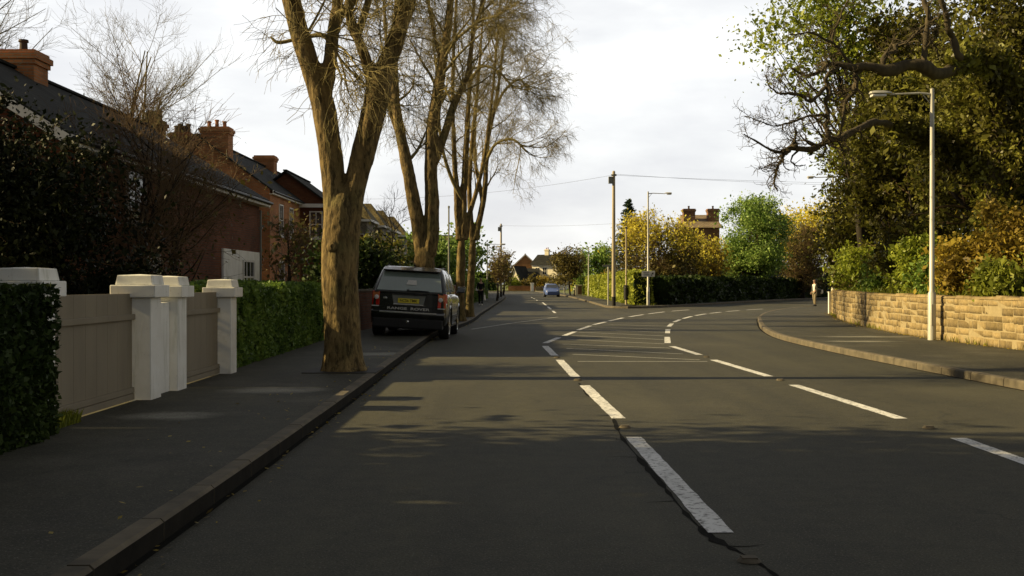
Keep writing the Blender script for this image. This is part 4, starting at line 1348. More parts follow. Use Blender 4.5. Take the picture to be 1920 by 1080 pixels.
# ================================================================== GENERIC TREES
def tree(name, label, x, y, z0, h, crown, leafmat, nleaf, lsize, trunk_r=.15, twigmat='brown_twig', barkmat='dark_bark', nclump=34, ntwig=(8, 6), group=None, spread=.34, rlo=.35, fork=.25, cat='tree', stems=1, squash=1., upright=0., Ltw=.9, low=None, zlow=0.):
    """crown: (cx, cy, cz, rx, ry, rz); a tapered trunk, limbs that reach the leaf clumps, twigs and leaves"""
    e_ = empty(name, (x, y, z0), label, cat, group)
    cx, cy, cz, rx, ry, rz = crown
    d = ball(nclump)
    rr = rng.uniform(rlo, 1, nclump)[:, None]
    c = np.array([cx, cy, cz]) + d * rr * np.array([rx, ry, rz])
    zf = z0 + (h * fork)
    tops = []
    parts = []
    base = np.array([x, y, z0])
    ST = []
    for s_ in range(stems):
        off = rng.normal(0, .12 if stems > 1 else 0, 2) * trunk_r * 12
        top = np.array([cx + off[0] * 1.6, cy + off[1] * 1.6, cz + rz * .45])
        pts = [(*(base[:2] + off * .25), z0 - .1)]
        for k in (.25, .5, .75, 1.):
            q = base + (top - base) * k + np.r_[rng.normal(0, .10 * h * .12, 2), 0]
            pts.append(q)
        p = catmull(pts, 20)
        rad = trunk_r / math.sqrt(stems) * np.linspace(1, .18, 20) * (1 + .35 * np.exp(-np.linspace(0, h, 20) / .3))
        parts.append(tubes(p[None], rad[None], 10))
        ST.append((p, rad))
    LP, LR = [], []
    for q in c:
        p, rad = ST[rng.integers(stems)]
        zc = np.clip(q[2] - rng.uniform(.25, .6) * h * .5, zf, p[-1, 2])
        i = int(np.argmin(np.abs(p[:, 2] - zc)))
        a = p[i]
        mid = a + (q - a) * .5 + np.array([0, 0, -.06 * h * (1 - upright) * .3]) + rng.normal(0, .05 * h * .3, 3)
        pl = catmull([a, mid, q], 8)
        LP.append(pl); LR.append(np.linspace(max(rad[i] * .5, .012), .008, 8))
    LP, LR = np.array(LP), np.array(LR)
    parts.append(tubes(LP, LR, 5))
    v, f = merge(parts)
    mesh_np('trunk', v, f, M[barkmat], e_, smooth=True)
    sz = (rx + ry + rz) / 3
    tw = []
    if ntwig:
        b1, r1 = grow(LP, LR, ntwig[0], sz * .55 * Ltw, 45, 5, .05 + upright * .3, .2, .35, 1, .55, .006, .2)
        b2, r2 = grow(b1, r1, ntwig[1], sz * .28 * Ltw, 42, 4, .03 + upright * .3, .2, .2, 1, .6, .005, .2)
        tv = merge([tubes(b1, r1, 4), tubes(b2, r2, 3)])
        mesh_np('twigs', tv[0], tv[1], M[twigmat], e_, smooth=True)
    if nleaf:
        n1_ = int(nleaf * .6)
        k = rng.integers(nclump, size=n1_)
        sg = sz * spread
        P = c[k] + rng.normal(0, 1, (n1_, 3)) * sg * np.array([1, 1, .8 * squash])
        if ntwig:
            n2_ = nleaf - n1_
            kk = rng.integers(len(b2), size=n2_); jj = rng.integers(1, 4, size=n2_)
            P = np.vstack([P, b2[kk, jj] + rng.normal(0, lsize * .8, (n2_, 3))])
        P = P[P[:, 2] > z0 + .05]
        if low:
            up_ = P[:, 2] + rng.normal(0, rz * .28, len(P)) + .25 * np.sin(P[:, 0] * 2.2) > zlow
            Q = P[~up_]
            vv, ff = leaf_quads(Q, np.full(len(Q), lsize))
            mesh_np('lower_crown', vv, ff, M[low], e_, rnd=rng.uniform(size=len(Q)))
            P = P[up_]
        vv, ff = leaf_quads(P, np.full(len(P), lsize))
        mesh_np('crown', vv, ff, M[leafmat], e_, rnd=rng.uniform(size=len(P)))
    return e_

gy = 'yellowing trees behind the corner hedge'
# corner beyond the bend
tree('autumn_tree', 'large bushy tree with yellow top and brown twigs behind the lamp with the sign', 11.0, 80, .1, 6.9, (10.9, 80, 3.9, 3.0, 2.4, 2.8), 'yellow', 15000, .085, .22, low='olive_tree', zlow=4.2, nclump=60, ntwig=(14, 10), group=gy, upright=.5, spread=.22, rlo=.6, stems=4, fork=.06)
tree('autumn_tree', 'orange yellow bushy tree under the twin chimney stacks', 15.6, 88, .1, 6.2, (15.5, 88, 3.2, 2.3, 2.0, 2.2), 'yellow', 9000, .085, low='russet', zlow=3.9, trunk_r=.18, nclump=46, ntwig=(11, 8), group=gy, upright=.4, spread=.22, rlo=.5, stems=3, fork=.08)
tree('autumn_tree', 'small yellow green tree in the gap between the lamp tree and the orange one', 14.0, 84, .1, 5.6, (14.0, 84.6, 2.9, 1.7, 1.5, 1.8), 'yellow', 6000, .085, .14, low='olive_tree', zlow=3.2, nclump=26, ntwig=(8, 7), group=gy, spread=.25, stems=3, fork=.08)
tree('round_tree', 'round bright green leafy tree on a short trunk beyond the bend', 21.4, 93.5, .1, 9.2, (21.4, 94, 5.35, 3.0, 2.9, 3.65), 'green_tree', 42000, .09, .26, nclump=60, ntwig=(6, 6), spread=.19, rlo=.55, fork=.22, stems=2)
tree('bare_tree', 'dense brown twiggy leafless tree right of the round green tree', 27.0, 99, .1, 7.6, (27.0, 99, 4.2, 2.7, 2.4, 3.4), 'olive_tree', 5600, .09, .22, nclump=60, ntwig=(14, 9), upright=.3, spread=.24, rlo=.4, stems=3, fork=.05)
tree('autumn_tree', 'bright yellow topped tree rising behind the brown twiggy tree', 31.0, 112, .1, 10.2, (30.5, 112, 6.9, 4.2, 3.0, 2.8), 'yellow', 11000, .12, .28, nclump=50, ntwig=(8, 7), group=gy, spread=.22, rlo=.5)
tree('leafy_tree', 'yellow olive tree against the sky left of the ivy clad trees', 26.5, 82, .5, 9.0, (26.3, 82, 5.4, 2.4, 2.2, 3.6), 'yellow', 9000, .10, .24, nclump=44, ntwig=(7, 6), spread=.26)
tree('shrub', 'dark shaded bush at the corner end of the hedge beside the lamp post', 9.9, 69.2, .1, 2.0, (9.9, 69.4, 1.0, 1.0, .9, .9), 'evergreen', 4200, .09, .05, nclump=24, ntwig=(5, 4), cat='bush', fork=.1)
tree('shrub', 'grey green bush between the orange tree and the round tree', 17.6, 90.5, .1, 2.6, (17.6, 90.5, 1.6, 1.1, .9, 1.1), 'green_tree', 1800, .10, .05, nclump=16, ntwig=(5, 4), cat='bush', fork=.1)
# spruce
def conifer(label, x, y, h, r, n):
    e_ = empty('spruce_tree', (x, y, .1), label, 'tree')
    P, Rr = [], []
    z = .8
    while z < h - .1:
        k = 6 if z < h * .7 else 4
        ln = r * (1 - (z - .5) / (h - .3)) ** .9
        a0 = rng.uniform(0, 6)
        for i in range(k):
            a = a0 + 2 * math.pi * i / k + rng.uniform(-.25, .25)
            l_ = ln * rng.uniform(.75, 1.15)
            d = np.array([math.cos(a), math.sin(a), 0])
            zo = rng.uniform(-.15, .15)
            P.append([np.array([x, y, z + zo]) + d * l_ * t + np.array([0, 0, -.22 * l_ * math.sin(t * 2.4) + .10 * l_ * t * t]) for t in np.linspace(0, 1, 6)])
            Rr.append(np.linspace(.03, .008, 6))
        z += rng.uniform(.10, .26)
    P, Rr = np.array(P), np.array(Rr)
    bv = tubes(P, Rr, 4)
    tp = catmull([(x, y, 0), (x + .05, y, h * .5), (x, y, h)], 12)
    v, f = merge([bv, tubes(tp[None], np.linspace(.16, .015, 12)[None], 8)])
    mesh_np('trunk', v, f, M['dark_bark'], e_, smooth=True)
    k = rng.integers(len(P), size=n); t = rng.uniform(.15, 1, n) * 4.99
    i = t.astype(int); fr = (t - i)[:, None]
    Q = P[k, i] * (1 - fr) + P[k, i + 1] * fr + rng.normal(0, 1, (n, 3)) * np.array([.10, .10, .06])
    vv, ff = leaf_quads(Q, np.full(n, .065), .5)
    mesh_np('crown', vv, ff, M['conifer'], e_, rnd=rng.uniform(size=n))
conifer('tiered dark spruce with its tip above the yellow tree', 10.5, 96, 9.1, 2.9, 24000)
# side road, right
tree('leafy_tree', 'green leafy tree behind the far end of the sunlit hedge', 11.6, 148, .1, 6.6, (11.6, 148, 4.2, 3.2, 2.5, 2.4), 'green_tree', 5200, .17, .2, nclump=36, ntwig=(5, 4), spread=.26)
tree('street_sapling', 'dense brown green street tree beside the lamp at the end of the side road', 6.9, 127, .12, 5.9, (6.75, 127, 3.6, 1.75, 1.6, 2.2), 'olive_tree', 5600, .12, .12, nclump=40, ntwig=(7, 6), spread=.25, stems=2, fork=.3)
tree('shrub', 'green garden bush behind the white cabinet', 9.0, 134, .1, 2.6, (9.0, 134, 1.5, 1.2, 1.0, 1.3), 'green_tree', 1800, .12, .05, nclump=16, ntwig=(4, 3), cat='bush', fork=.1)
tree('shrub', 'orange brown shrub showing over the sunlit hedge', 11.3, 119, .1, 3.2, (11.3, 119, 2.2, 1.3, 1.0, 1.1), 'russet', 1300, .12, .05, nclump=16, ntwig=(5, 4), cat='bush', fork=.1)
gs = 'small bare street trees along the left kerb of the side road'
for i, (x, y, h, lb) in enumerate([(-1.18, 83, 4.3, 'small bare brown street tree just past the walker in black'), (-1.25, 98, 4.6, 'second small bare street tree past the walker, its twigs above the roof line'), (-1.0, 121, 4.6, 'third small bare street tree, leaning beside the telegraph pole'), (-1.2, 142, 5.6, 'dense brown small street tree standing before the brown gabled house')]):
    tree('street_sapling', lb, x, y, .12, h, (x + .1, y, h * .64, 1.25 + .2 * (i == 3), 1.2, h * .36), 'olive_tree', [500, 500, 900, 2600][i], .10, .085, nclump=26, ntwig=(8, 7), group=gs, upright=.25, spread=.25, fork=.3)
gfar = 'shrubs in the far front gardens'
for i, (px, Yv, hh, ww, mt_, lb) in enumerate([(962, 214, 2.6, 1.6, 'ivy_bright', 'yellow green garden bush under the small white gable'), (993, 214, 3.0, 1.9, 'olive_tree', 'dark green garden bush before the low slate roof'), (1016, 216, 3.2, 1.6, 'russet', 'russet garden bush at the corner of the cream house'), (1036, 214, 2.8, 1.8, 'olive_tree', 'grey green garden bush under the cream house window'), (975, 217, 1.8, 1.9, 'russet', 'orange garden bush behind the red brick wall'), (1090, 150, 2.4, 1.4, 'yellow', 'yellow bush near the white cabinet')]):
    X = fx(px, Yv)
    tree('shrub', lb, X, Yv, .05, hh, (X, Yv, hh * .55, ww, 1.2, hh * .45), mt_, 1300, .17, .06, nclump=14, ntwig=(4, 3), cat='bush', group=gfar, fork=.1)
# left gardens
tree('leafy_tree', 'green leafy garden tree showing behind the twin bare trees', -4.6, 62, .1, 4.6, (-4.6, 62, 3.0, 1.7, 1.7, 1.7), 'green_tree', 4200, .11, .10, nclump=30, ntwig=(5, 4), spread=.27)
tree('leafy_tree', 'pale green garden tree behind the walker in black', -4.2, 86, .1, 5.6, (-4.1, 86, 3.7, 2.0, 1.8, 1.9), 'green_tree', 4200, .13, .10, nclump=30, ntwig=(5, 4), spread=.27)
tree('shrub', 'large dark green garden shrub between the nearest tree and the parked car', -6.0, 40, .1, 2.9, (-5.9, 40, 1.6, 1.5, 1.6, 1.4), 'hedge_dark', 12000, .08, .06, nclump=36, ntwig=(5, 4), cat='bush', fork=.1)
tree('shrub', 'mid green garden shrub behind the parked car roof', -6.3, 47, .1, 3.4, (-6.2, 47, 2.0, 1.3, 1.4, 1.5), 'ivy', 8000, .08, .06, nclump=30, ntwig=(5, 4), cat='bush', fork=.1)
tree('bare_tree', 'small dark bare tree with upward twigs between the two big forked trees', -4.95, 43, .1, 4.9, (-4.9, 43, 3.4, 1.5, 1.4, 2.2), None, 0, .1, .07, 'dark_bark', nclump=16, ntwig=(5, 5), upright=.25, fork=.12)
tree('bare_tree', 'dark bare shrubby tree before the brick wing by the nearest trunk', -10.6, 51, .1, 5.2, (-10.5, 51, 3.0, 1.6, 1.5, 2.1), 'olive_tree', 700, .10, .09, nclump=30, ntwig=(7, 6), upright=.2, stems=3, fork=.08)
tree('bare_tree', 'brown bare garden tree before the brick wall of the low house', -7.9, 25.2, .1, 4.7, (-8.0, 25.2, 2.9, 1.7, 1.4, 1.9), 'olive_tree', 500, .06, .10, 'brown_twig', nclump=36, ntwig=(7, 7), stems=2, fork=.1, Ltw=1.1)
tree('bare_tree', 'wide brown bare shrubby tree, its twigs crossing the long slate roof', -8.1, 23.0, .1, 6.0, (-8.0, 23.0, 3.9, 1.9, 1.3, 2.0), None, 0, .06, .11, 'brown_twig', nclump=44, ntwig=(9, 8), stems=3, fork=.08, Ltw=1.15)
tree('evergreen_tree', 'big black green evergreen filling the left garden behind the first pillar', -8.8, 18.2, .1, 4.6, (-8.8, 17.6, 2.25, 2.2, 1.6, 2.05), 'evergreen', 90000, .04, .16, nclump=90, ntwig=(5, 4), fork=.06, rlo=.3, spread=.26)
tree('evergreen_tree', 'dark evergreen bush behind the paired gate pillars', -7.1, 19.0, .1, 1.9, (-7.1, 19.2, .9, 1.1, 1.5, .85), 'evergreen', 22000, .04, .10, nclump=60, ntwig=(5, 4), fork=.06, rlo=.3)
tree('bare_tree', 'tall pale twigged bare tree rising behind the slate roof and dark stacks', -15.6, 41.5, .1, 12.2, (-14.4, 41.5, 8.9, 4.0, 2.5, 3.4), None, 0, .1, .2, 'pale_twig', 'twig', nclump=46, ntwig=(8, 7), upright=.35, stems=3, fork=.3, Ltw=.8)
tree('bare_tree', 'pale bare tree whose twigs reach over the big brick chimney at top left', -19.5, 34, .1, 13.5, (-17.3, 34, 10.2, 4.4, 3, 3.2), None, 0, .1, .24, 'pale_twig', 'twig', nclump=40, ntwig=(8, 7), upright=.2, stems=2, fork=.3, Ltw=.8)
# unseen evergreens added left of the frame to throw shade over the near road
tree('evergreen_tree', 'unseen tall dark evergreen added beside the camera to shade the near road', -7.4, 2.2, .1, 8.5, (-7.5, 2.2, 5.0, 1.7, 2.4, 3.2), 'evergreen', 22000, .09, .2, nclump=80, ntwig=(4, 3), fork=.1, spread=.2)
tree('evergreen_tree', 'second unseen tall dark evergreen added beside the camera for shade', -7.6, -3.5, .1, 9, (-7.6, -3.5, 5.4, 2.2, 2.8, 3.8), 'evergreen', 18000, .11, .2, nclump=80, ntwig=(4, 3), fork=.1)

tree('evergreen_tree', 'third unseen tall dark evergreen added beside the camera for ragged shade across the road', -8.6, 8.3, .1, 8.8, (-8.7, 8.0, 5.2, 1.9, 2.3, 3.4), 'evergreen', 15000, .09, .2, nclump=44, ntwig=(5, 4), fork=.1, spread=.30)
# ================================================================== RIGHT BANK: ivy-clad trees
gi = 'ivy clad trees on the bank behind the stone wall'
def ivy(label, x, y, z0, h, crown, n, mat='ivy', nclump=80, spread=.135, ls=.08, tr=.3, rlo=.35, lo=.12, tw=(4, 3), low=None, zlow=0.):
    return tree('ivy_tree', label, x, y, z0, h, crown, mat, n, ls, tr, 'brown_twig', 'dark_bark', nclump=nclump, ntwig=tw, group=gi, spread=spread, rlo=rlo, fork=lo, low=low, zlow=zlow)
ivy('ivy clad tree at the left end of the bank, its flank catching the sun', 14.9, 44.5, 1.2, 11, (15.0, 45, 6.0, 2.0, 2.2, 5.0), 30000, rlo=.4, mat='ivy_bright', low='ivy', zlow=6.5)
ivy('tall ivy clad tree behind the lamp head with thin leafy top', 14.4, 38.5, 1.2, 13, (14.8, 38.8, 7.0, 2.5, 2.4, 5.6), 60000, rlo=.4)
ivy('broad dark ivy clad tree behind the near lamp post', 14.9, 32.5, 1.2, 12.5, (15.2, 33, 6.6, 2.6, 2.4, 5.4), 64000, ls=.07)
ivy('dark ivy clad tree at the right edge under the heavy limb', 16.8, 29.5, 1.4, 12.5, (17.6, 30, 7.2, 2.8, 2.6, 4.9), 54000, ls=.07)
ivy('sparse young leaved tree top with sky showing through, above the dead limbs', 14.0, 42, 1.2, 14.5, (12.5, 41.5, 11.2, 2.7, 2.0, 2.9), 9000, mat='ivy_bright', nclump=44, spread=.28, ls=.08, tr=.2)
ivy('dark background ivy tree far behind the bank', 20.5, 42, 2.2, 13, (20.5, 43, 7.2, 3.4, 3, 5.4), 30000, ls=.12)
# heavy dead-limbed oak
def gnarled():
    Y = 27.0
    e_ = empty('oak_tree', (12.9, 28.2, 1.0), 'old oak with black gnarled leafless limbs reaching left over the lamp', 'tree')
    rows = [[(1872, 545, 54, 4.), (1868, 430, 48, 4.), (1876, 320, 46, 4.), (1880, 230, 46, 3.6), (1868, 160, 44, 3.), (1850, 120, 40, 2.2), (1813, 112, 34, 1.4), (1782, 128, 30, .8), (1752, 136, 25, .3), (1725, 120, 26, 0), (1695, 121, 26, 0), (1660, 130, 23, -.2), (1630, 124, 20, -.3), (1600, 129, 15, -.4), (1572, 122, 11, -.5), (1553, 120, 9, -.7), (1530, 137, 7, -.8), (1507, 138, 5, -1), (1488, 126, 3, -1.1)],
            [(1740, 130, 15, .1), (1737, 95, 12, .2), (1735, 50, 11, .3), (1733, 5, 10, .4), (1728, -60, 8, .5), (1740, -160, 5, .6)],
            [(1622, 126, 13, -.3), (1610, 142, 12, -.3), (1601, 162, 10, -.4), (1590, 190, 8, -.5), (1580, 222, 6, -.6), (1574, 260, 3, -.7)],
            [(1655, 126, 12, -.2), (1662, 104, 10, -.1), (1680, 85, 8, .1), (1712, 70, 6, .3), (1740, 40, 4, .4)],
            [(1575, 124, 9, -.5), (1556, 140, 8, -.6), (1552, 158, 9, -.6), (1556, 180, 9, -.7), (1547, 205, 9, -.7), (1550, 232, 9, -.8), (1554, 255, 8, -.8), (1560, 268, 6, -.8)],
            [(1553, 160, 8, -.6), (1530, 188, 8, -.8), (1508, 180, 7, -1), (1480, 176, 6, -1.1), (1462, 178, 4, -1.2), (1444, 163, 3, -1.3), (1434, 140, 2, -1.3)],
            [(1664, 232, 13, 2.6), (1640, 232, 14, 1.4), (1612, 240, 14, .3), (1582, 254, 14, -.4), (1558, 262, 13, -.5), (1535, 268, 12, -.7), (1512, 280, 13, -.8), (1490, 282, 11, -.9), (1462, 281, 7, -1.), (1438, 277, 5, -1.2), (1412, 262, 3.5, -1.3), (1394, 252, 2.5, -1.4)],
            [(1480, 282, 9, -.9), (1470, 292, 8, -.9), (1461, 312, 6, -.9), (1453, 338, 4, -1), (1457, 360, 2.5, -1)],
            [(1492, 280, 7, -.9), (1489, 265, 5, -1), (1494, 250, 3, -1.)],
            [(1552, 218, 7, -.7), (1520, 222, 5, -.9), (1480, 230, 4, -1.1), (1452, 235, 3, -1.2), (1420, 225, 2.5, -1.3), (1396, 218, 2, -1.4)],
            [(1876, 300, 30, 4.6), (1800, 275, 22, 6.2), (1720, 250, 16, 5.6), (1680, 235, 13, 4.0), (1655, 232, 13, 2.4)],
            [(1800, 112, 16, .4), (1780, 60, 13, .2), (1765, 10, 11, -.1), (1745, -60, 8, -.3)],
            [(1600, 130, 8, -.4), (1580, 100, 6, -.6), (1548, 76, 5, -.7), (1515, 62, 4, -.9), (1480, 66, 3, -1.)],
            [(1560, 80, 5, -.7), (1570, 40, 4, -.8), (1590, 0, 3, -.9), (1600, -50, 2, -1.)]]
    parts, LP, LR = [], [], []
    for q in rows:
        p, rr = limb(q, Y, 30)
        w_ = rng.normal(0, .05, (9, 3)); w_[0] = 0
        p = p + catmull(w_, 30) * np.minimum(1, rr[:, None] * 14) + rng.normal(0, .008, p.shape)
        rr = rr * (1 + .16 * np.sin(np.arange(30) * 1.7 + rng.uniform(0, 6))) * .9
        parts.append(tubes(p[None], rr[None], 10))
        LP.append(p); LR.append(rr)
    v, f = merge(parts)
    mesh_np('trunk', v, f, M['gnarl'], e_, smooth=True)
    LP, LR = np.array(LP[1:]), np.array(LR[1:])
    keep = [0, 1, 2, 3, 4, 5, 6, 7, 8, 11, 12]
    LP, LR = LP[keep], LR[keep]
    main = limb(rows[0][13:], Y, 30)
    LP = np.vstack([LP, main[0][None]]); LR = np.vstack([LR, main[1][None]])
    b1, r1 = grow(LP, LR, 15, .85, 58, 7, .06, .42, .15, 1, .5, .009, .3)
    b2, r2 = grow(b1, r1, 4, .42, 50, 5, .06, .42, .25, 1, .6, .0065, .2)
    b3, r3 = grow(b2, r2, 3, .20, 45, 4, .05, .35, .3, 1, .7, .005, .2)
    tv = merge([tubes(b1, r1, 5), tubes(b2, r2, 4), tubes(b3, r3, 3)])
    mesh_np('branches', tv[0], tv[1], M['gnarl'], e_, smooth=True)
    # ivy sleeve round the trunk and the root of the limb
    p, rr = limb(rows[0][:8], Y, 60)
    k = rng.integers(60, size=15000)
    w_ = np.interp(k, [0, 38, 59], [1., .9, .35])
    q = p[k] + ball(15000) * ((rr[k] + np.abs(rng.normal(0, .28, 15000))) * w_)[:, None]
    p2, r2_ = limb(rows[10], Y, 60)
    k = rng.integers(52, size=9000)
    q = np.vstack([q, p2[k] + ball(9000) * (r2_[k] + np.abs(rng.normal(0, .24, 9000)))[:, None]])
    vv, ff = leaf_quads(q, np.full(len(q), .075))
    mesh_np('ivy', vv, ff, M['ivy'], e_, rnd=rng.uniform(size=len(q)))
gnarled()
# shrubs and bracken above the wall
gb = 'bushes growing over the stone wall'
def bush(label, px, Y, zc, rx, rz, mat, n, ls=.058, ry=.8, nclump=26, z0=.9):
    X = (px - 960) * Y / F
    tree('shrub', label, X, Y, z0, zc + rz - z0, (X, Y, zc, rx, ry, rz), mat, int(n * 1.6), ls, .05, nclump=nclump, ntwig=(5, 4), cat='bush', group=gb, fork=.08, spread=.27, stems=3)
bush('bright green leafy bush overhanging the left end of the stone wall', 1612, 41, 2.1, .95, 1.0, 'ivy_bright', 3600)
bush('low dark green bush on the wall top, just right of the bright one', 1652, 37, 1.7, .75, .8, 'hedge', 3000)
bush('yellow green young bush beside the near lamp post, left of it', 1722, 31, 1.95, .75, .85, 'ivy_bright', 2600)
bush('olive bush between the two bright green ones above the wall', 1690, 34.5, 2.3, 1.0, 1.1, 'ivy', 4200)
bush('deep green bush directly right of the near lamp post', 1768, 29, 1.7, .6, .8, 'hedge', 2600)
bush('orange bracken bush at the right edge above the wall', 1832, 26.5, 1.8, .9, .8, 'russet', 6000)
bush('taller golden brown bracken bush at the extreme right', 1900, 26, 2.2, 1.15, 1.1, 'russet', 8000)
bush('yellow green grassy bush low at the right edge on the wall top', 1880, 23.8, 1.4, .8, .4, 'blade', 2600)
bush('ivy bush at the bend behind the white post', 1592, 47, 1.9, 1.0, .95, 'ivy_bright', 2600)
# ================================================================== CARS
def text_mesh(body, size, mat, parent, name, loc, rot, ext=.004, sx=1.0):
    cu = bpy.data.curves.new('t', 'FONT')
    cu.body = body
    cu.size = size
    cu.extrude = ext
    cu.align_x = 'CENTER'; cu.align_y = 'CENTER'
    cu.offset = size * .012
    tmp = bpy.data.objects.new('t', cu)
    C.objects.link(tmp)
    dg = bpy.context.evaluated_depsgraph_get()
    me = bpy.data.meshes.new_from_object(tmp.evaluated_get(dg))
    bpy.data.objects.remove(tmp)
    Mx = Matrix.Translation(loc) @ rot.to_4x4() @ Matrix.Diagonal((sx, 1, 1, 1))
    me.transform(Mx)
    me.materials.clear()
    me.materials.append(mat)
    o = bpy.data.objects.new(name, me)
    return link(o, parent)

REAR = Matrix(((1, 0, 0), (0, 0, -1), (0, 1, 0)))     # text plane facing -y (reads from behind the car)

def lerp(x, xs, ys): return float(np.interp(x, xs, ys))

def car_body(parent, Lc, wf, belt, wheels, wr, arch, zbot, mat, n=64):
    """lower body as a loft of cross sections along y; wheel arches are cut by lifting the skirt"""
    ys = sorted(set(list(np.linspace(0, Lc, n)) + [w + s * arch * k for w in wheels for s in (-1, 1) for k in (.999, .92, .7, .4)]))
    vs, rings = [], []
    for y in ys:
        w = wf(y); zt = belt(y)
        zb = zbot
        for wy in wheels:
            d = abs(y - wy)
            if d < arch: zb = max(zb, wr + math.sqrt(arch ** 2 - d ** 2))
        zb = min(zb, zt - .12)
        hgt = zt - zb
        prof = [(0, zb), (w * .80, zb), (w * .965, zb + .015), (w * .995, zb + min(.09, hgt * .2)), (w, zb + hgt * .42), (w * .992, zb + hgt * .66), (w * .975, zb + hgt * .82), (w * .955, zb + hgt * .93), (w * .915, zt - .006), (w * .6, zt + .012), (0, zt + .022)]
        ring = []
        for (x, z) in prof: ring.append((x, y, z))
        for (x, z) in prof[-2:0:-1]: ring.append((-x, y, z))
        rings.append(ring)
    mb = MB()
    m_ = len(rings[0])
    vs = [p for r_ in rings for p in r_]
    fs = []
    for i in range(len(rings) - 1):
        for j in range(m_):
            j2 = (j + 1) % m_
            fs.append((i * m_ + j, i * m_ + j2, (i + 1) * m_ + j2, (i + 1) * m_ + j))
    fs.append(tuple(range(m_))[::-1]); fs.append(tuple(range((len(rings) - 1) * m_, len(rings) * m_)))
    mb.add(vs, fs)
    return mb.build('body', mat, parent, smooth=True, auto=38)

def greenhouse(parent, levels, mat, name='roof'):
    """levels: (z, y_rear, y_front, half width rear, half width front, corner) rounded rectangles, bottom to top"""
    rings = []
    for (z, yr, yf, wr_, wf_, cr_) in levels:
        ring = []
        k = 4
        for (cx, cy, a0, wv) in ((wr_ - cr_, yr + cr_, -90, 1), (wf_ - cr_, yf - cr_, 0, 1), (-wf_ + cr_, yf - cr_, 90, 1), (-wr_ + cr_, yr + cr_, 180, 1)):
            for i in range(k + 1):
                a = R(a0 + 90 * i / k)
                ring.append((cx + cr_ * math.cos(a), cy + cr_ * math.sin(a), z))
        rings.append(ring)
    m_ = len(rings[0])
    mb = MB()
    fs = []
    for i in range(len(rings) - 1):
        for j in range(m_):
            j2 = (j + 1) % m_
            fs.append((i * m_ + j, i * m_ + j2, (i + 1) * m_ + j2, (i + 1) * m_ + j))
    fs.append(tuple(range(m_))[::-1]); fs.append(tuple(range((len(rings) - 1) * m_, len(rings) * m_)))
    mb.add([p for r_ in rings for p in r_], fs)
    return mb.build(name, mat, parent, smooth=True, auto=40)

def pane(parent, quad, out, mat, name, th=.012, sub=None):
    """glass slab: planar-ish polygon pushed 'out' by a few millimetres"""
    o_ = Vector(out).normalized()
    mb = MB()
    mb.prism([Vector(p) + o_ * .002 for p in quad], o_ * th)
    return mb.build(name, mat, parent, bevel=.004)

def wheel(parent, x, y, r, w, rim_r, side):
    """tyre (named wheel) with its rim as child; side = +1 outer face towards +x"""
    mb = MB()
    prof = [(rim_r - .01, -w * .42), (rim_r + .03, -w * .5), (r - .035, -w * .5), (r - .008, -w * .40), (r, -w * .2), (r, w * .2), (r - .008, w * .40), (r - .035, w * .5), (rim_r + .03, w * .5), (rim_r - .01, w * .42)]
    mb.lathe(prof, 32, 'x', (x, y, r))
    ty = mb.build('wheel', M['rubber'], parent, smooth=True)
    mb = MB()
    mb.lathe([(rim_r - .004, -w * .45), (rim_r - .004, w * .44 * 1), (rim_r - .03, w * .46), (rim_r - .045, w * .40), (rim_r - .05, -w * .3)] if side > 0 else
             [(rim_r - .004, w * .45), (rim_r - .004, -w * .44), (rim_r - .03, -w * .46), (rim_r - .045, -w * .40), (rim_r - .05, w * .3)], 32, 'x', (x, y, r))
    mb.lathe([(0, side * w * .40), (.06, side * w * .39), (.07, side * w * .30), (.075, side * w * .1), (0, side * w * .1)], 18, 'x', (x, y, r))
    for k in range(5):
        for dd in (-.16, .16):
            a = 2 * math.pi * k / 5 + dd
            a2 = 2 * math.pi * k / 5 + dd * .9
            c0 = (x + side * w * .36, y + .05 * math.cos(a), r + .05 * math.sin(a))
            c1 = (x + side * w * .37, y + (rim_r - .03) * math.cos(a2), r + (rim_r - .03) * math.sin(a2))
            mb.tube([c0, c1], [.02, .016], 6)
    mb.build('rim', M['alloy'], ty, smooth=True)
    mb = MB()
    mb.lathe([(0, -side * w * .05), (rim_r - .06, -side * w * .05), (rim_r - .06, -side * w * .02), (0, -side * w * .02)], 24, 'x', (x, y, r))
    mb.build('brake_disc', M['plastic'], ty)
    return ty

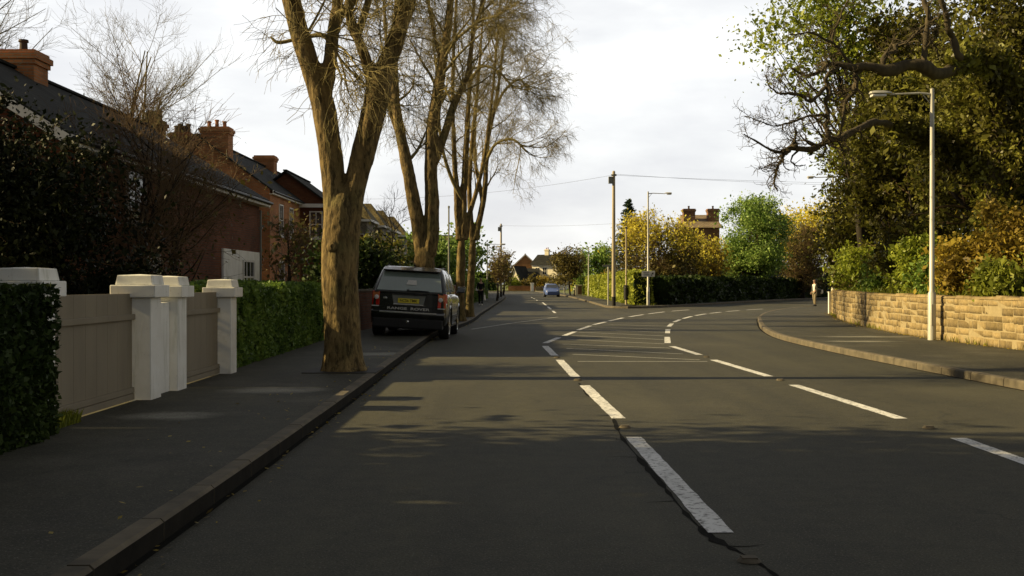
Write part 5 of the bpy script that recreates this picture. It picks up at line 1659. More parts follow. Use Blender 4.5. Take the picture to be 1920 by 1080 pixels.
# ---- black 4x4, rear view
def big_car():
    e_ = empty('parked_car', (-2.67, 27.0, .045), 'black upright off road car parked with two wheels on the pavement, seen from behind', 'car')
    Lc = 4.72
    W0 = .965
    wf = lambda y: W0 * lerp(y, [0, .04, .12, .35, 1, 3.6, 4.2, 4.5, 4.65, Lc], [.90, .935, .965, .99, 1, 1, .975, .93, .85, .72])
    belt = lambda y: lerp(y, [0, .05, .4, 3.1, 3.5, 4.3, 4.6, Lc], [1.10, 1.135, 1.15, 1.12, 1.09, 1.03, .97, .84])
    wh = (.98, 3.72); wr = .375
    body = car_body(e_, Lc, wf, belt, wh, wr, .455, .36, M['car_black'])
    # glasshouse and roof
    gh = greenhouse(e_, [(1.10, .03, 3.45, .905, .86, .12), (1.19, .07, 3.30, .90, .86, .12), (1.66, .42, 2.52, .765, .735, .12), (1.735, .50, 2.36, .735, .70, .14), (1.775, .66, 2.15, .66, .62, .18), (1.785, .9, 1.9, .45, .42, .2)], M['car_black'])
    # rear screen, wrapping to the dark D pillars
    n = (0, -.80, .59)
    pane(e_, [(-.80, .062, 1.175), (.80, .062, 1.175), (.70, .395, 1.635), (-.70, .395, 1.635)], n, M['car_glass'], 'rear_screen')
    for sg in (-1, 1):
        side = lambda y0, y1, ya, yb: [(sg * .902, y0, 1.20), (sg * .892, y1, 1.20), (sg * .758, yb, 1.64), (sg * .768, ya, 1.64)]
        for (a, b, c_, d) in ((.20, 1.02, .50, 1.02), (1.10, 2.06, 1.10, 1.98), (2.12, 3.05, 2.04, 2.46)):
            pane(e_, side(a, b, c_, d), (sg * .95, 0, .3), M['car_glass'], 'side_window', .008)
        # shoulder crease and door gaps read as trim strips
        mb = MB(); mb.box(*sorted((sg * .955, sg * .972)), 1.5, 3.2, .52, .60); mb.build('side_moulding', M['plastic'], e_, bevel=.008)
        mb = MB(); mb.box(*sorted((sg * .90, sg * .957)), 1.48, 3.22, .30, .37); mb.build('sill', M['plastic'], e_, bevel=.01)
        # door mirrors
        mb = MB(); mb.prism([(sg * .93, 2.92, 1.16), (sg * 1.16, 2.90, 1.17), (sg * 1.18, 2.90, 1.34), (sg * .96, 2.92, 1.33)], (0, .13, 0)); mi = mb.build('door_mirror', M['car_black'], e_, bevel=.03, smooth=True)
        mb = MB(); mb.prism([(sg * .96, 2.918, 1.18), (sg * 1.15, 2.898, 1.19), (sg * 1.165, 2.898, 1.32), (sg * .98, 2.918, 1.315)], (0, -.012, 0)); mb.build('mirror_glass', M['glass'], mi)
        # tail lamps
        mb = MB()
        x0, x1 = sg * .70, sg * .915
        def lamp(z0, z1, xin, xout, y, m_, nm, par, proud):
            q = MB()
            q.add([(sg * xin, -.008 - proud, z0), (sg * xout, .03 - proud * .5, z0), (sg * (xout + .035), .20, z0), (sg * (xout + .035), .20, z1), (sg * xout, .03 - proud * .5, z1), (sg * xin, -.008 - proud, z1),
                   (sg * xin, .06, z0), (sg * xin, .06, z1)],
                  [(0, 1, 4, 5), (1, 2, 3, 4), (0, 5, 7, 6), (5, 4, 3, 7), (0, 6, 2, 1)])
            return q.build(nm, m_, par, bevel=.012)
        tl = lamp(.80, 1.145, .715, .895, 0, M['lamp_red'], 'tail_lamp', e_, .012)
        lamp(.955, 1.125, .725, .885, 0, M['lamp_amber'], 'indicator_lens', tl, .022)
        mb = MB(); mb.lathe([(0, -.055), (.04, -.05), (.055, -.036), (.055, .0)], 16, 'y', (sg * .785, 0, 1.00)); mb.build('reversing_lens', M['lamp_clear'], tl)
        mb = MB(); mb.box(*sorted((sg * .72, sg * .90)), -.025, .05, .775, .797); mb.build('lens_trim', M['lamp_clear'], tl)
        # exhaust tips
        mb = MB(); mb.lathe([(.045, .02), (.045, .16), (.037, .16), (.037, .0), (.045, .0)], 16, 'y', (sg * .62, -.03, .40)); mb.build('exhaust_tip', M['chrome'], e_, smooth=True)
        mb = MB(); mb.lathe([(.04, .02), (.04, .16), (.033, .16), (.033, .0), (.04, .0)], 16, 'y', (sg * .52, -.03, .39)); mb.build('exhaust_tip', M['chrome'], e_, smooth=True)
        # roof rail
        mb = MB(); mb.tube([(sg * .70, .75, 1.74), (sg * .69, 1.0, 1.785), (sg * .67, 2.0, 1.785), (sg * .655, 2.25, 1.745)], .018, 8); mb.build('roof_rail', M['plastic'], e_, smooth=True)
        for wy in wh:
            wheel(e_, sg * .835, wy, wr, .26, .27, sg)
            mb = MB()
            arc = [(sg * .955, wy + .47 * math.cos(a), wr + .47 * math.sin(a)) for a in np.linspace(-.05, math.pi + .05, 20)]
            mb.tube(arc, .022, 6); mb.build('arch_trim', M['car_black'], e_, smooth=True)
    # spoiler
    mb = MB(); mb.prism([(-.70, .44, 1.70), (-.70, .24, 1.665), (-.70, .235, 1.69), (-.70, .55, 1.765)], (1.40, 0, 0)); mb.build('roof_spoiler', M['car_black'], e_, bevel=.012)
    # tailgate: split line, plate recess, number plate, lettering, badge, garnish
    mb = MB(); mb.box(-.84, .84, -.014, .05, 1.115, 1.165); mb.build('tailgate_ledge', M['car_black'], e_, bevel=.012)
    mb = MB(); mb.prism([(-.42, -.016, 1.09), (.42, -.016, 1.09), (.36, -.016, .845), (-.36, -.016, .845)], (0, .05, 0)); pr_ = mb.build('plate_recess', M['grey_steel'], e_, bevel=.008)
    mb = MB(); mb.box(-.37, .37, -.05, .0, .825, .862); mb.build('tailgate_handle', M['chrome'], e_, bevel=.012)
    mb = MB(); mb.box(-.45, .45, -.055, .0, 1.085, 1.112); mb.build('plate_lamp_bar', M['plastic'], e_, bevel=.006)
    mb = MB(); mb.box(-.26, .26, -.030, -.0175, .885, .996); np_ = mb.build('number_plate', M['plate_yellow'], e_, bevel=.003)
    text_mesh('HC56 TMK', .098, M['plate_ink'], np_, 'plate_lettering', (0, -.0315, .94), REAR, .001, .92)
    text_mesh('RANGE  ROVER', .085, M['sign_white'], e_, 'tailgate_lettering', (0, -.014, .745), REAR, .004, 1.75)
    mb = MB(); mb.lathe([(0, -.02), (.03, -.018), (.036, -.006), (.036, .01)], 18, 'y', (0, 0, 0))
    mb.v = [(x * 1.7 - .58, y, z + .985) for x, y, z in mb.v]
    mb.build('badge', M['chrome'], e_, smooth=True)
    mb = MB(); mb.box(-.82, .82, -.010, .05, .790, .797); mb.build('tailgate_gap', M['plastic'], e_)
    # bumper
    mb = MB()
    mb.prism([(-.90, .10, .50), (-.90, -.03, .52), (-.90, -.055, .60), (-.90, -.05, .665), (-.90, -.01, .695), (-.90, .10, .695)], (1.80, 0, 0))
    mb.build('rear_bumper', M['car_black'], e_, bevel=.02, smooth=True)
    mb = MB(); mb.box(-.70, .70, -.064, -.02, .628, .672); mb.build('bumper_step', M['chrome'], e_, bevel=.008)
    mb = MB(); mb.box(-.86, .86, -.035, .30, .27, .50); mb.build('rear_valance', M['plastic'], e_, bevel=.03)
    mb = MB(); mb.box(-.70, .70, .3, 4.4, .24, .55); mb.build('underbody', M['plastic'], e_)
    # wiper with its white motor cover and a white card painted as a reflection on the screen
    mb = MB(); mb.tube([(-.03, .02, 1.185), (.22, .035, 1.195), (.48, .03, 1.188)], .012, 6); mb.lathe([(0, -.03), (.03, -.025), (.035, .02)], 12, 'y', (-.03, .03, 1.19)); mb.build('rear_wiper', M['plastic'], e_)
    mb = MB(); mb.prism([(-.10, .155, 1.33), (.16, .155, 1.33), (.14, .235, 1.44), (-.06, .235, 1.44)], (0, -.012, .009)); mb.build('reflection_card', M['sign_white'], e_)
    mb = MB(); mb.tube([(0, .95, 1.79), (0, .90, 1.86), (0, .84, 1.89)], [.02, .014, .006], 6); mb.build('aerial', M['plastic'], e_)
    mb = MB(); mb.lathe([(0, -.04), (.035, -.035), (.04, 0)], 12, 'y', (.0, .0, .43)); mb.build('tow_socket', M['chrome'], e_)
    # front lamps and grille
    for sg in (-1, 1):
        mb = MB(); mb.box(*sorted((sg * .50, sg * .80)), Lc - .12, Lc - .02, .76, .90); mb.build('headlamp', M['lamp_clear'], e_, bevel=.02)
    mb = MB(); mb.box(-.45, .45, Lc - .05, Lc + .01, .66, .84); mb.build('grille', M['plastic'], e_, bevel=.02)
    e_.rotation_euler = (0, R(3.2), R(-1.4))
    e_.scale = (1.035, 1.035, 1.035)
    return e_
big_car()

# ---- small blue hatchback coming towards the camera (local +y is its nose)
def small_car(label, loc, rz, mat):
    e_ = empty('oncoming_car', loc, label, 'car')
    Lc = 3.85; W0 = .84
    wf = lambda y: W0 * lerp(y, [0, .1, .4, 1, 3, 3.45, 3.7, Lc], [.80, .92, .98, 1, .99, .95, .84, .66])
    belt = lambda y: lerp(y, [0, .1, .6, 2.5, 2.9, 3.4, 3.7, Lc], [.86, .93, .97, .93, .88, .78, .68, .56])
    wh = (.68, 3.12); wr = .295
    car_body(e_, Lc, wf, belt, wh, wr, .36, .24, mat, 48)
    greenhouse(e_, [(.90, .10, 3.02, .78, .74, .15), (.98, .13, 2.85, .775, .74, .15), (1.36, .42, 2.10, .62, .58, .14), (1.43, .62, 1.9, .54, .50, .2), (1.45, .8, 1.7, .38, .36, .2)], mat)
    pane(e_, [(-.66, 2.80, 1.00), (.66, 2.80, 1.00), (.53, 2.13, 1.345), (-.53, 2.13, 1.345)], (0, .46, .89), M['glass'], 'windscreen')
    for sg in (-1, 1):
        for (a, b, c_, d) in ((.45, 1.35, .62, 1.32), (1.42, 2.55, 1.38, 2.02)):
            pane(e_, [(sg * .778, a, .99), (sg * .765, b, .99), (sg * .605, d, 1.34), (sg * .622, c_, 1.34)], (sg * .9, 0, .42), M['glass'], 'side_window', .008)
        mb = MB(); mb.add([(sg * .42, 3.72, .52), (sg * .72, 3.52, .54), (sg * .74, 3.40, .74), (sg * .50, 3.55, .70), (sg * .42, 3.60, .50), (sg * .72, 3.42, .50)], [(0, 1, 2, 3), (0, 3, 4), (1, 5, 2)])
        mb.lathe([(0, .03), (.10, .02), (.13, -.02), (.13, -.14)], 16, 'y', (sg * .56, 3.62, .62))
        mb.build('headlamp', M['lamp_clear'], e_)
        mb = MB(); mb.prism([(sg * .80, 2.42, .96), (sg * .98, 2.42, .97), (sg * .98, 2.42, 1.08), (sg * .82, 2.42, 1.08)], (0, -.1, 0)); mb.build('door_mirror', mat, e_, bevel=.02)
        for wy in wh: wheel(e_, sg * .735, wy, wr, .19, .20, sg)
    mb = MB(); mb.box(-.50, .50, Lc - .16, Lc - .03, .27, .40); mb.build('grille', M['plastic'], e_, bevel=.02)
    mb = MB(); mb.box(-.26, .26, Lc - .06, Lc - .02, .41, .50); mb.build('number_plate', M['sign_white'], e_)
    mb = MB(); mb.box(-.62, .62, .3, 3.5, .17, .4); mb.build('underbody', M['plastic'], e_)
    mb = MB(); mb.box(-.72, .72, 3.40, 3.68, .17, .27); mb.build('front_valance', M['plastic'], e_, bevel=.03)
    mb = MB(); mb.tube([(-.5, 2.86, .985), (.1, 2.80, 1.01)], .01, 5); mb.build('wiper', M['plastic'], e_)
    e_.rotation_euler = (0, 0, rz)
small_car('small blue hatchback driving towards the camera on the side road', (4.35, 120.2, 0), R(181), M['car_blue'])

# ================================================================== LAMP POSTS, POLES, SIGNS, WIRES
gl = 'street lamp posts'
def lamp_post(label, x, y, h, arm, head=.55, r=.06, base_h=1.1, mat='galv', z0=.12, drop=.05, ydir=0.0):
    """arm: signed reach along x (negative = left)"""
    e_ = empty('street_lamp', (x, y, z0), label, 'street lamp', gl)
    top = z0 + h
    sg = 1 if arm > 0 else -1
    mb = MB(); mb.lathe([(r * 1.55, z0), (r * 1.55, z0 + base_h), (r * 1.0, z0 + base_h + .06), (r * .78, top - .1), (r * .78, top + .08), (r * .5, top + .09), (0, top + .09)], 16, c=(x, y, 0))
    mb.build('post', M[mat], e_, smooth=True, world=True)
    mb = MB(); mb.box(x - .05, x + .05, y - r * 1.55 - .012, y - r * 1.2, z0 + .35, z0 + .85); mb.build('access_door', M[mat], e_, bevel=.004, world=True)
    ex = x + arm * 1.0
    mb = MB(); mb.tube([(x, y, top - .05), (x + arm * .3, y + ydir * .3, top - .02), (ex, y + ydir, top - drop)], [r * .5, r * .42, r * .36], 8)
    mb.tube([(x + sg * r * .6, y, top - .28), (x + sg * .22, y + ydir * .1, top - .05)], .012, 6)
    mb.build('arm', M[mat], e_, smooth=True, world=True)
    mb = MB()
    a, b = ex - sg * .02, ex + sg * head
    zc = top - drop
    rings = []
    for t_, w_, hh in ((0, .05, .05), (.12, .085, .075), (.4, .12, .095), (.8, .12, .09), (.96, .10, .07), (1, .05, .03)):
        xx = a + (b - a) * t_
        rings.append([(xx, y + ydir + w_ * math.cos(q), zc + .02 + (hh * .75 * math.sin(q) if math.sin(q) > 0 else hh * .25 * math.sin(q))) for q in np.linspace(0, 2 * math.pi, 13)[:-1]])
    fs = []
    for i in range(len(rings) - 1):
        for j in range(12):
            fs.append((i * 12 + j, i * 12 + (j + 1) % 12, (i + 1) * 12 + (j + 1) % 12, (i + 1) * 12 + j))
    fs += [tuple(range(12)), tuple(range(60, 72))]
    mb.add([p for q in rings for p in q], fs)
    hd = mb.build('lamp_head', M['galv'], e_, smooth=True, world=True)
    mb = MB()
    x0, x1 = sorted((a + (b - a) * .28, a + (b - a) * .93))
    mb.prism([(x0, y + ydir - .10, zc - .006), (x1, y + ydir - .10, zc - .006), (x1, y + ydir + .10, zc - .006), (x0, y + ydir + .10, zc - .006)], (0, 0, -.055))
    mb.build('lamp_bowl', M['lamp_clear'], hd, bevel=.02, world=True)
    return e_
lamp_post('tall pale street lamp before the stone wall, its arm reaching left over the pavement', 9.92, 25.2, 5.85, -.98, .50)
lamp_post('pale street lamp with thin arm to the right, carrying the white direction sign', 8.42, 66.0, 6.95, 1.05, .42)
lamp_post('slim street lamp with swept arm at the far end of the sunlit hedge', 8.25, 115, 5.2, -.75, .45, base_h=.8)
lamp_post('slim dark street lamp beside the dense street tree near the blue car', 6.55, 133, 5.7, 1.2, .5, mat='grey_steel', base_h=.8)
lamp_post('thin dark street lamp on the left pavement beyond the walker in black', -2.35, 101, 5.1, 1.2, .55, mat='grey_steel', base_h=.8)
lamp_post('thin pale lamp post half hidden by leaves at the left flank of the ivy trees', 17.9, 59.5, 7.3, -1.0, .45)

gp_ = 'wooden telegraph poles'
def telegraph(label, x, y, h, r=.115, box=True, z0=.12):
    e_ = empty('telegraph_pole', (x, y, z0), label, 'telegraph pole', gp_)
    mb = MB(); mb.lathe([(r * 1.05, z0 + .55), (r, z0 + 2), (r * .78, z0 + h - .02), (r * .3, z0 + h + .03), (0, z0 + h + .03)], 16, c=(x, y, 0)); mb.build('pole', M['wood_pole'], e_, smooth=True, world=True)
    mb = MB(); mb.lathe([(r * 1.09, z0 - .05), (r * 1.09, z0 + .549)], 16, c=(x, y, 0)); mb.build('tarred_foot', M['pitch'], e_, smooth=True, world=True)
    if box:
        mb = MB(); mb.box(x - .32, x - r * .55, y - .14, y + .06, z0 + h - .75, z0 + h - .33); mb.build('junction_box', M['grey_steel'], e_, bevel=.02, world=True)
        mb = MB(); mb.box(x - .16, x + .16, y - r - .03, y - r * .72, z0 + h - .30, z0 + h - .22); mb.lathe([(.17, z0 + h - .215), (.17, z0 + h - .18)], 16, c=(x, y, 0)); mb.build('wire_ring', M['grey_steel'], e_, world=True)
    return e_
telegraph('tall sunlit telegraph pole with a grey box at the corner of the side road', 6.12, 64.2, 8.1)
telegraph('distant telegraph pole rising above the small trees on the left pavement', -1.12, 109, 7.45, .11)
e_ = empty('plain_post', (-3.05, 51.5, .12), 'plain thin grey green post between the two pairs of bare trees', 'post')
mb = MB(); mb.lathe([(.06, .1), (.06, 1.2), (.042, 1.25), (.036, 5.1), (0, 5.12)], 12, c=(-3.05, 51.5, 0)); mb.build('shaft', M['grey_steel'], e_, smooth=True, world=True)
mb = MB(); mb.lathe([(.05, 5.1), (.05, 5.2), (0, 5.22)], 12, c=(-3.05, 51.5, 0)); mb.build('cap', M['grey_steel'], e_, smooth=True, world=True)
# bus stop style post with flat plate
e_ = empty('street_name_post', (5.98, 66.3, .12), 'slim post with a flat plate on top, left of the sunlit telegraph pole', 'sign post')
mb = MB(); mb.lathe([(.045, .1), (.045, 2.62), (0, 2.63)], 12, c=(5.98, 66.3, 0)); mb.build('post', M['galv'], e_, smooth=True, world=True)
mb = MB(); mb.box(5.62, 6.36, 66.22, 66.25, 2.50, 2.62); mb.build('plate', M['grey_steel'], e_, bevel=.005, world=True)
# thin pole with dark litter bin
e_ = empty('signal_post', (7.42, 69.2, .12), 'thin yellowish post standing before the corner of the sunlit hedge', 'post')
mb = MB(); mb.lathe([(.07, .1), (.07, 1.2), (.055, 1.25), (.05, 5.0), (0, 5.02)], 12, c=(7.30, 68.2, 0)); mb.build('shaft', M['wood_pole'], e_, smooth=True, world=True)
mb = MB(); mb.lathe([(.075, 4.98), (.075, 5.06), (0, 5.09)], 12, c=(7.30, 68.2, 0)); mb.build('cap', M['pitch'], e_, smooth=True, world=True)
e_ = empty('litter_bin', (7.25, 67.9, .12), 'narrow black litter bin fixed to the yellowish post by the hedge corner', 'litter bin')
mb = MB(); mb.lathe([(.10, .42), (.15, .46), (.165, 1.20), (.15, 1.22), (.14, 1.0)], 16, c=(7.27, 67.9, 0)); mb.build('bin_body', M['plastic'], e_, smooth=True, world=True)
mb = MB(); mb.lathe([(.175, 1.24), (.175, 1.30), (.10, 1.36), (0, 1.37)], 16, c=(7.27, 67.9, 0)); mb.box(7.27 - .02, 7.27 + .02, 68.04, 68.16, .5, 1.3); mb.build('lid', M['plastic'], e_, smooth=True, world=True)
# direction sign hung on the lamp post
sx, sy, sz = 8.42, 65.86, 2.06
e_ = empty('direction_sign', (sx, sy, sz), 'small white direction sign with black arrow, fixed across the lamp post at the corner', 'sign')
mb = MB(); mb.box(sx - .40, sx + .40, sy - .012, sy + .006, sz - .18, sz + .18); mb.build('plate', M['sign_white'], e_, bevel=.004, world=True)
mb = MB()
for (zz, xs) in ((.065, [(-.31, -.235), (-.225, -.17), (-.155, -.10), (-.085, -.03), (-.02, .03)]), (-.055, [(-.30, -.25), (-.235, -.17), (-.15, -.09), (-.08, .02), (.03, .06)])):
    for (a, b) in xs: mb.box(sx + a, sx + b, sy - .0155, sy - .0125, sz + zz - .035, sz + zz + .035)
mb.build('faded_lettering', M['sign_grey'], e_, world=True)
mb = MB()
mb.prism([(sx + .15, sy - .0125, sz - .10), (sx + .18, sy - .0125, sz - .125), (sx + .265, sy - .0125, sz - .01), (sx + .235, sy - .0125, sz + .015)], (0, -.003, 0))
mb.prism([(sx + .19, sy - .0125, sz + .035), (sx + .315, sy - .0125, sz - .045), (sx + .31, sy - .0125, sz + .105)], (0, -.003, 0))
mb.build('arrow', M['pitch'], e_, world=True)
mb = MB()
for zz in (-.1, .1): mb.box(sx - .11, sx + .11, sy + .007, sy + .16, sz + zz - .015, sz + zz + .015)
mb.build('bracket', M['galv'], e_, world=True)
# white post at the bend of the wall
e_ = empty('marker_post', (13.9, 46.6, .12), 'short white post standing at the left end of the stone wall', 'post')
mb = MB(); mb.box(14.02, 14.17, 47.2, 47.32, .1, 1.06); mb.build('shaft', M['white_paint'], e_, bevel=.01, world=True)
mb = MB(); mb.box(14.005, 14.185, 47.185, 47.335, 1.062, 1.10); mb.build('cap', M['white_paint'], e_, bevel=.008, world=True)
# cabinet by the side road
e_ = empty('utility_cabinet', (7.75, 124, .12), 'small pale roadside cabinet with dark front beyond the sunlit hedge', 'cabinet')
mb = MB(); mb.box(7.35, 8.15, 124, 124.5, .1, 1.25); mb.build('housing', M['cream'], e_, bevel=.02, world=True)
mb = MB(); mb.box(7.66, 8.12, 123.97, 123.995, .22, 1.2); mb.build('door', M['brick_brown'], e_, bevel=.005, world=True)
mb = MB(); mb.box(7.30, 8.20, 123.93, 124.55, 1.255, 1.32); mb.build('lid', M['cream'], e_, bevel=.01, world=True)
e_ = empty('bollard', (6.5, 130, .12), 'dark bollard with white band beside the dense street tree', 'bollard')
mb = MB(); mb.lathe([(.09, .1), (.09, .95), (.07, 1.05), (0, 1.07)], 14, c=(6.9, 118, 0)); mb.build('shaft', M['plastic'], e_, smooth=True, world=True)
mb = MB(); mb.lathe([(.094, .78), (.094, .92)], 14, c=(6.9, 118, 0)); mb.build('band', M['sign_white'], e_, smooth=True, world=True)

def wire(label, a, b, sag, r=.007):
    t = np.linspace(0, 1, 30)
    a, b = np.array(a), np.array(b)
    p = a + (b - a) * t[:, None]
    p[:, 2] -= sag * 4 * t * (1 - t)
    mb = MB(); mb.tube(p, r, 5)
    tag(mb.build('overhead_wire', M['wire'], smooth=True), label, 'wire', 'overhead telephone wires')
wire('overhead wire running left from the sunlit telegraph pole towards the bare trees', (6.12, 64.2, 8.0), (-14, 74, 7.4), .55)
wire('upper overhead wire running right from the sunlit telegraph pole', (6.12, 64.2, 8.05), (46, 86, 9.6), .5)
wire('lower overhead wire running right from the sunlit telegraph pole', (6.12, 64.2, 7.98), (44, 70, 8.0), .3)
wire('faint overhead wire from the distant telegraph pole to the trees on the right', (-1.12, 109, 7.4), (16, 92, 7.3), .35, .008)

# ================================================================== PEOPLE
def skin_mesh(name, nodes_, edges, mat, parent, sub=1, root=0):
    me = bpy.data.meshes.new(name)
    me.from_pydata([n_[:3] for n_ in nodes_], edges, [])
    o = bpy.data.objects.new(name, me)
    C.objects.link(o)
    o.modifiers.new('s', 'SKIN')
    for i, n_ in enumerate(nodes_):
        r_ = n_[3]
        rr = r_ if isinstance(r_, tuple) else (r_, r_)
        me.skin_vertices[0].data[i].radius = rr
        me.skin_vertices[0].data[i].use_root = (i == root)
    sb = o.modifiers.new('d', 'SUBSURF'); sb.levels = sub; sb.render_levels = sub
    dg = bpy.context.evaluated_depsgraph_get()
    new = bpy.data.meshes.new_from_object(o.evaluated_get(dg))
    bpy.data.objects.remove(o)
    new.polygons.foreach_set('use_smooth', [True] * len(new.polygons))
    new.materials.clear(); new.materials.append(mat)
    q = bpy.data.objects.new(name, new)
    return link(q, parent)

def person(label, loc, rz, s, top_m, leg_m, shoe_m, hair_m, stride=.16, arms=((.10, .0), (-.10, .0)), hair_long=False, jacket_m=None):
    """figure 1.70 m tall before scaling; faces local -y; arms give fore/aft swing of each hand"""
    e_ = empty('person', loc, label, 'person')
    S = lambda p: (p[0] * s, p[1] * s, p[2] * s)
    n, ed = [], []
    def add(p, r_, par=None):
        rr = tuple(q * s for q in r_) if isinstance(r_, tuple) else r_ * s
        n.append((*S(p), rr))
        if par is not None: ed.append((par, len(n) - 1))
        return len(n) - 1
    pel = add((0, 0, .93), (.125, .10))
    wai = add((0, -.005, 1.07), (.115, .085), pel)
    che = add((0, 0, 1.25), (.135, .095), wai)
    sho = add((0, .005, 1.37), (.11, .075), che)
    nek = add((0, .0, 1.44), .05, sho)
    nk2 = add((0, -.015, 1.50), .048, nek)
    jaw = add((0, -.03, 1.545), (.058, .068), nk2)
    hd = add((0, -.022, 1.61), (.073, .088), jaw)
    ht = add((0, -.012, 1.665), (.06, .072), hd)
    legs, armsn = [], []
    for sg in (-1, 1):
        st = stride * sg
        hip = add((sg * .085, 0, .86), .088, pel)
        kn = add((sg * .09, -st * .55 - .02, .48), .058, hip)
        an = add((sg * .088, -st + .03, .085), .038, kn)
        legs.append((hip, kn, an))
        sh = add((sg * .165, .0, 1.365), .058, sho)
        el = add((sg * .215, arms[(sg + 1) // 2][0] * .3 + .02, 1.09), .042, sh)
        fa = arms[(sg + 1) // 2][0]
        wr = add((sg * .225, fa - .03, .86 + arms[(sg + 1) // 2][1]), .027, el)
        pm = add((sg * .225, fa - .045, .80 + arms[(sg + 1) // 2][1]), (.022, .034), wr)
        zz = .80 + arms[(sg + 1) // 2][1]
        for k, (dy, ll) in enumerate(((-.030, .070), (-.010, .080), (.010, .075), (.028, .060))):
            f1 = add((sg * .222, fa - .045 + dy, zz - ll * .55), .0088, pm)
            add((sg * .208, fa - .050 + dy, zz - ll), .0075, f1)
        t1_ = add((sg * .210, fa - .085, zz + .005), .0095, pm)
        add((sg * .200, fa - .098, zz - .030), .0085, t1_)
        armsn.append((sh, el, wr))
    body = skin_mesh('body', n, ed, M['skin'], e_, 1, pel)
    # face
    mb = MB()
    mb.add([S((-.012, -.103, 1.585)), S((.012, -.103, 1.585)), S((0, -.128, 1.588)), S((0, -.098, 1.628))], [(0, 1, 2), (1, 3, 2), (3, 0, 2)])
    mb.build('nose', M['skin'], e_)
    for sg in (-1, 1):
        mb = MB(); mb.lathe([(0, -.008 * s), (.011 * s, -.004 * s), (.012 * s, .004 * s)], 10, 'y', S((sg * .03, -.1, 1.618))); mb.build('eye', M['eye'], e_)
        mb = MB(); mb.lathe([(0, -.008 * s), (.022 * s, -.006 * s), (.026 * s, .004 * s), (0, .006 * s)], 10, 'x', S((sg * .078, -.01, 1.60))); mb.build('ear', M['skin'], e_)
    mb = MB(); mb.box(*(q * s for q in (-.022, .022, -.105, -.09, 1.553, 1.561))); mb.build('mouth', M['lamp_red'] if False else M['skin'], e_)
    # hair cap
    vs, fs = [], []
    hs = [(1.705, .02, .02), (1.695, .055, .06), (1.665, .082, .092), (1.625, .086, .098), (1.585, .082, .09)] + ([(1.50, .085, .08), (1.44, .08, .06)] if hair_long else [(1.555, .06, .075)])
    K = 18
    for (z, rx, ry) in hs:
        for k in range(K):
            a = 2 * math.pi * k / K
            yy = ry * math.sin(a)
            if z < 1.66 and math.sin(a) < -.15: yy = -ry * .15
            vs.append(S((rx * math.cos(a), -.008 + yy, z)))
    for i in range(len(hs) - 1):
        for k in range(K): fs.append((i * K + k, i * K + (k + 1) % K, (i + 1) * K + (k + 1) % K, (i + 1) * K + k))
    fs.append(tuple(range(K))); fs.append(tuple(range((len(hs) - 1) * K, len(hs) * K)))
    mb = MB(); mb.add(vs, fs); mb.build('hair', hair_m, e_, smooth=True)
    # jacket / top
    def sub(ids, grow_):
        mp_ = {i: k for k, i in enumerate(ids)}
        nn = []
        for i in ids:
            r_ = n[i][3]
            rr = tuple(q + grow_ * s for q in r_) if isinstance(r_, tuple) else (r_ + grow_ * s,) * 2
            nn.append((*n[i][:3], rr))
        return nn, [(mp_[a], mp_[b]) for a, b in ed if a in mp_ and b in mp_]
    ids = [pel, wai, che, sho] + [q for a in armsn for q in a]
    nn, ee = sub(ids, .016)
    nn[0] = (nn[0][0], nn[0][1], nn[0][2] - .03 * s, nn[0][3])
    jk = skin_mesh('jacket', nn, ee, jacket_m or top_m, e_)
    if jacket_m:
        jk.data.materials.append(top_m)
        for q in jk.data.polygons:
            if q.center.y < -.035 * s and abs(q.center.x) < .12 * s: q.material_index = 1
    ids = [pel] + [q for l_ in legs for q in l_]
    nn, ee = sub(ids, .018)
    skin_mesh('trousers', nn, ee, leg_m, e_)
    for sg, (hip, kn, an) in zip((-1, 1), legs):
        ax, ay = n[an][0], n[an][1]
        mb = MB()
        prof = [(-.085, .03, .042), (-.05, .075, .046), (.02, .085, .045), (.10, .055, .047), (.155, .04, .036), (.175, .022, .02)]
        rings = []
        for (yy, hh, ww) in prof:
            rings.append([(ax + ww * s * c_, ay - yy * s + .0, z_ * s) for c_, z_ in ((-1, .004), (1, .004), (.95, hh * .6), (.5, hh), (-.5, hh), (-.95, hh * .6))])
        fs = []
        for i in range(len(rings) - 1):
            for j in range(6): fs.append((i * 6 + j, i * 6 + (j + 1) % 6, (i + 1) * 6 + (j + 1) % 6, (i + 1) * 6 + j))
        fs += [tuple(range(6)), tuple(range(30, 36))]
        mb.add([p for r_ in rings for p in r_], fs)
        mb.build('shoe', shoe_m, e_, smooth=True)
    e_.rotation_euler = (0, 0, rz)
    return e_, n, armsn

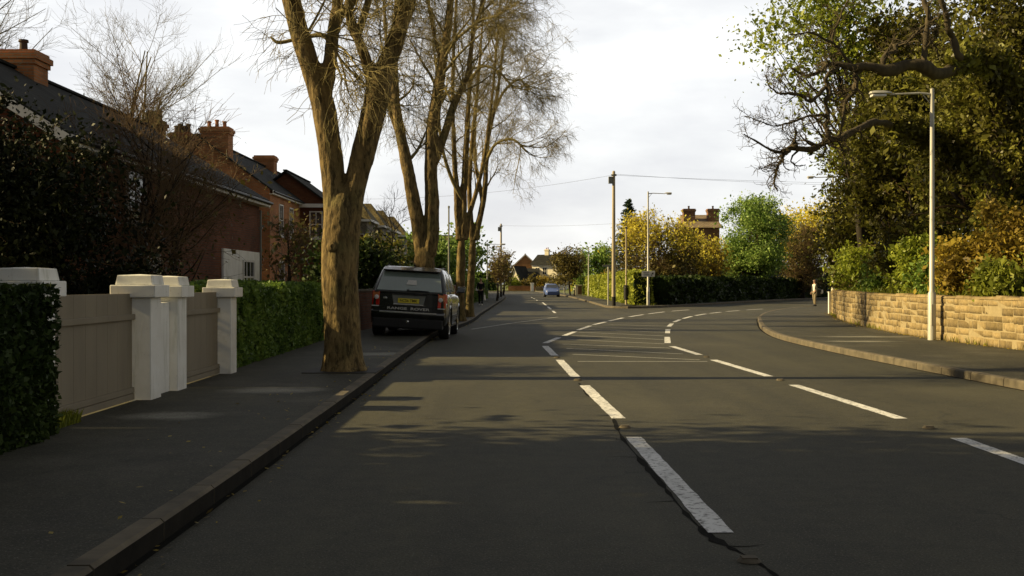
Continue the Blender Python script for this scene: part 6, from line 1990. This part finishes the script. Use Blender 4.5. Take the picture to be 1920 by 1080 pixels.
def carried(name, label, cat, loc, w, d, h, mat, rz=0):
    e_ = empty(name, loc, label, cat)
    mb = MB()
    mb.add([(-w / 2, -d / 2, 0), (w / 2, -d / 2, 0), (w / 2, d / 2, 0), (-w / 2, d / 2, 0), (-w * .46, -d * .2, h), (w * .46, -d * .2, h), (w * .46, d * .2, h), (-w * .46, d * .2, h)],
           [(0, 3, 2, 1), (0, 1, 5, 4), (1, 2, 6, 5), (2, 3, 7, 6), (3, 0, 4, 7), (4, 5, 6, 7)])
    mb.build('bag_body', mat, e_, bevel=.02)
    mb = MB(); mb.tube([(-w * .3, 0, h - .01), (-w * .2, 0, h + .10), (0, 0, h + .14), (w * .2, 0, h + .10), (w * .3, 0, h - .01)], .008, 6); mb.build('handle', mat, e_)
    e_.rotation_euler = (0, 0, rz)
# walker in black, back to the camera (faces +y): rz = 180
person('walker in black jacket and trousers on the left pavement, seen from behind', (-1.93, 66.0, .12), R(180), .98, M['cloth_black'], M['cloth_black'], M['cloth_white'], M['hair_fair'], .14, ((.06, .25), (-.03, .0)))
carried('carrier_bag', 'small white carrier bag in the right hand of the walker in black', 'bag', (-1.70, 66.05, .42), .22, .10, .34, M['cloth_white'], R(70))
carried('parcel', 'small pale parcel in the left hand of the walker in black', 'parcel', (-2.17, 66.0, 1.02), .18, .12, .16, M['cloth_white'], R(20))
# pedestrian at the bend, facing left, white shirt under a dark jacket, beige trousers
person('pedestrian in white top, dark jacket and beige trousers on the kerb at the bend', (18.05, 63.6, .12), R(-62), .93, M['cloth_white'], M['cloth_beige'], M['plastic'], M['hair'], .05, ((-.05, .0), (.03, .05)), jacket_m=M['cloth_dark'])
mb = MB()
e_ = empty('shoulder_bag', (18.2, 63.5, .8), 'dark shoulder bag hanging at the hip of the pedestrian at the bend', 'bag')
mb.box(18.10, 18.36, 63.36, 63.46, .72, 1.14); mb.build('bag_body', M['cloth_dark'], e_, bevel=.03, world=True)
mb = MB(); mb.tube([(18.14, 63.44, 1.12), (18.10, 63.44, 1.30), (18.04, 63.50, 1.46), (18.10, 63.66, 1.44)], .016, 6); mb.build('strap', M['cloth_dark'], e_, world=True)
e_ = empty('carrier_bag', (18.42, 63.45, .86), 'pale grey carrier bag beside the pedestrian at the bend', 'bag')
mb = MB(); mb.box(18.385, 18.50, 63.40, 63.52, .86, 1.10); mb.build('bag_body', M['cloth_white'], e_, bevel=.03, world=True)
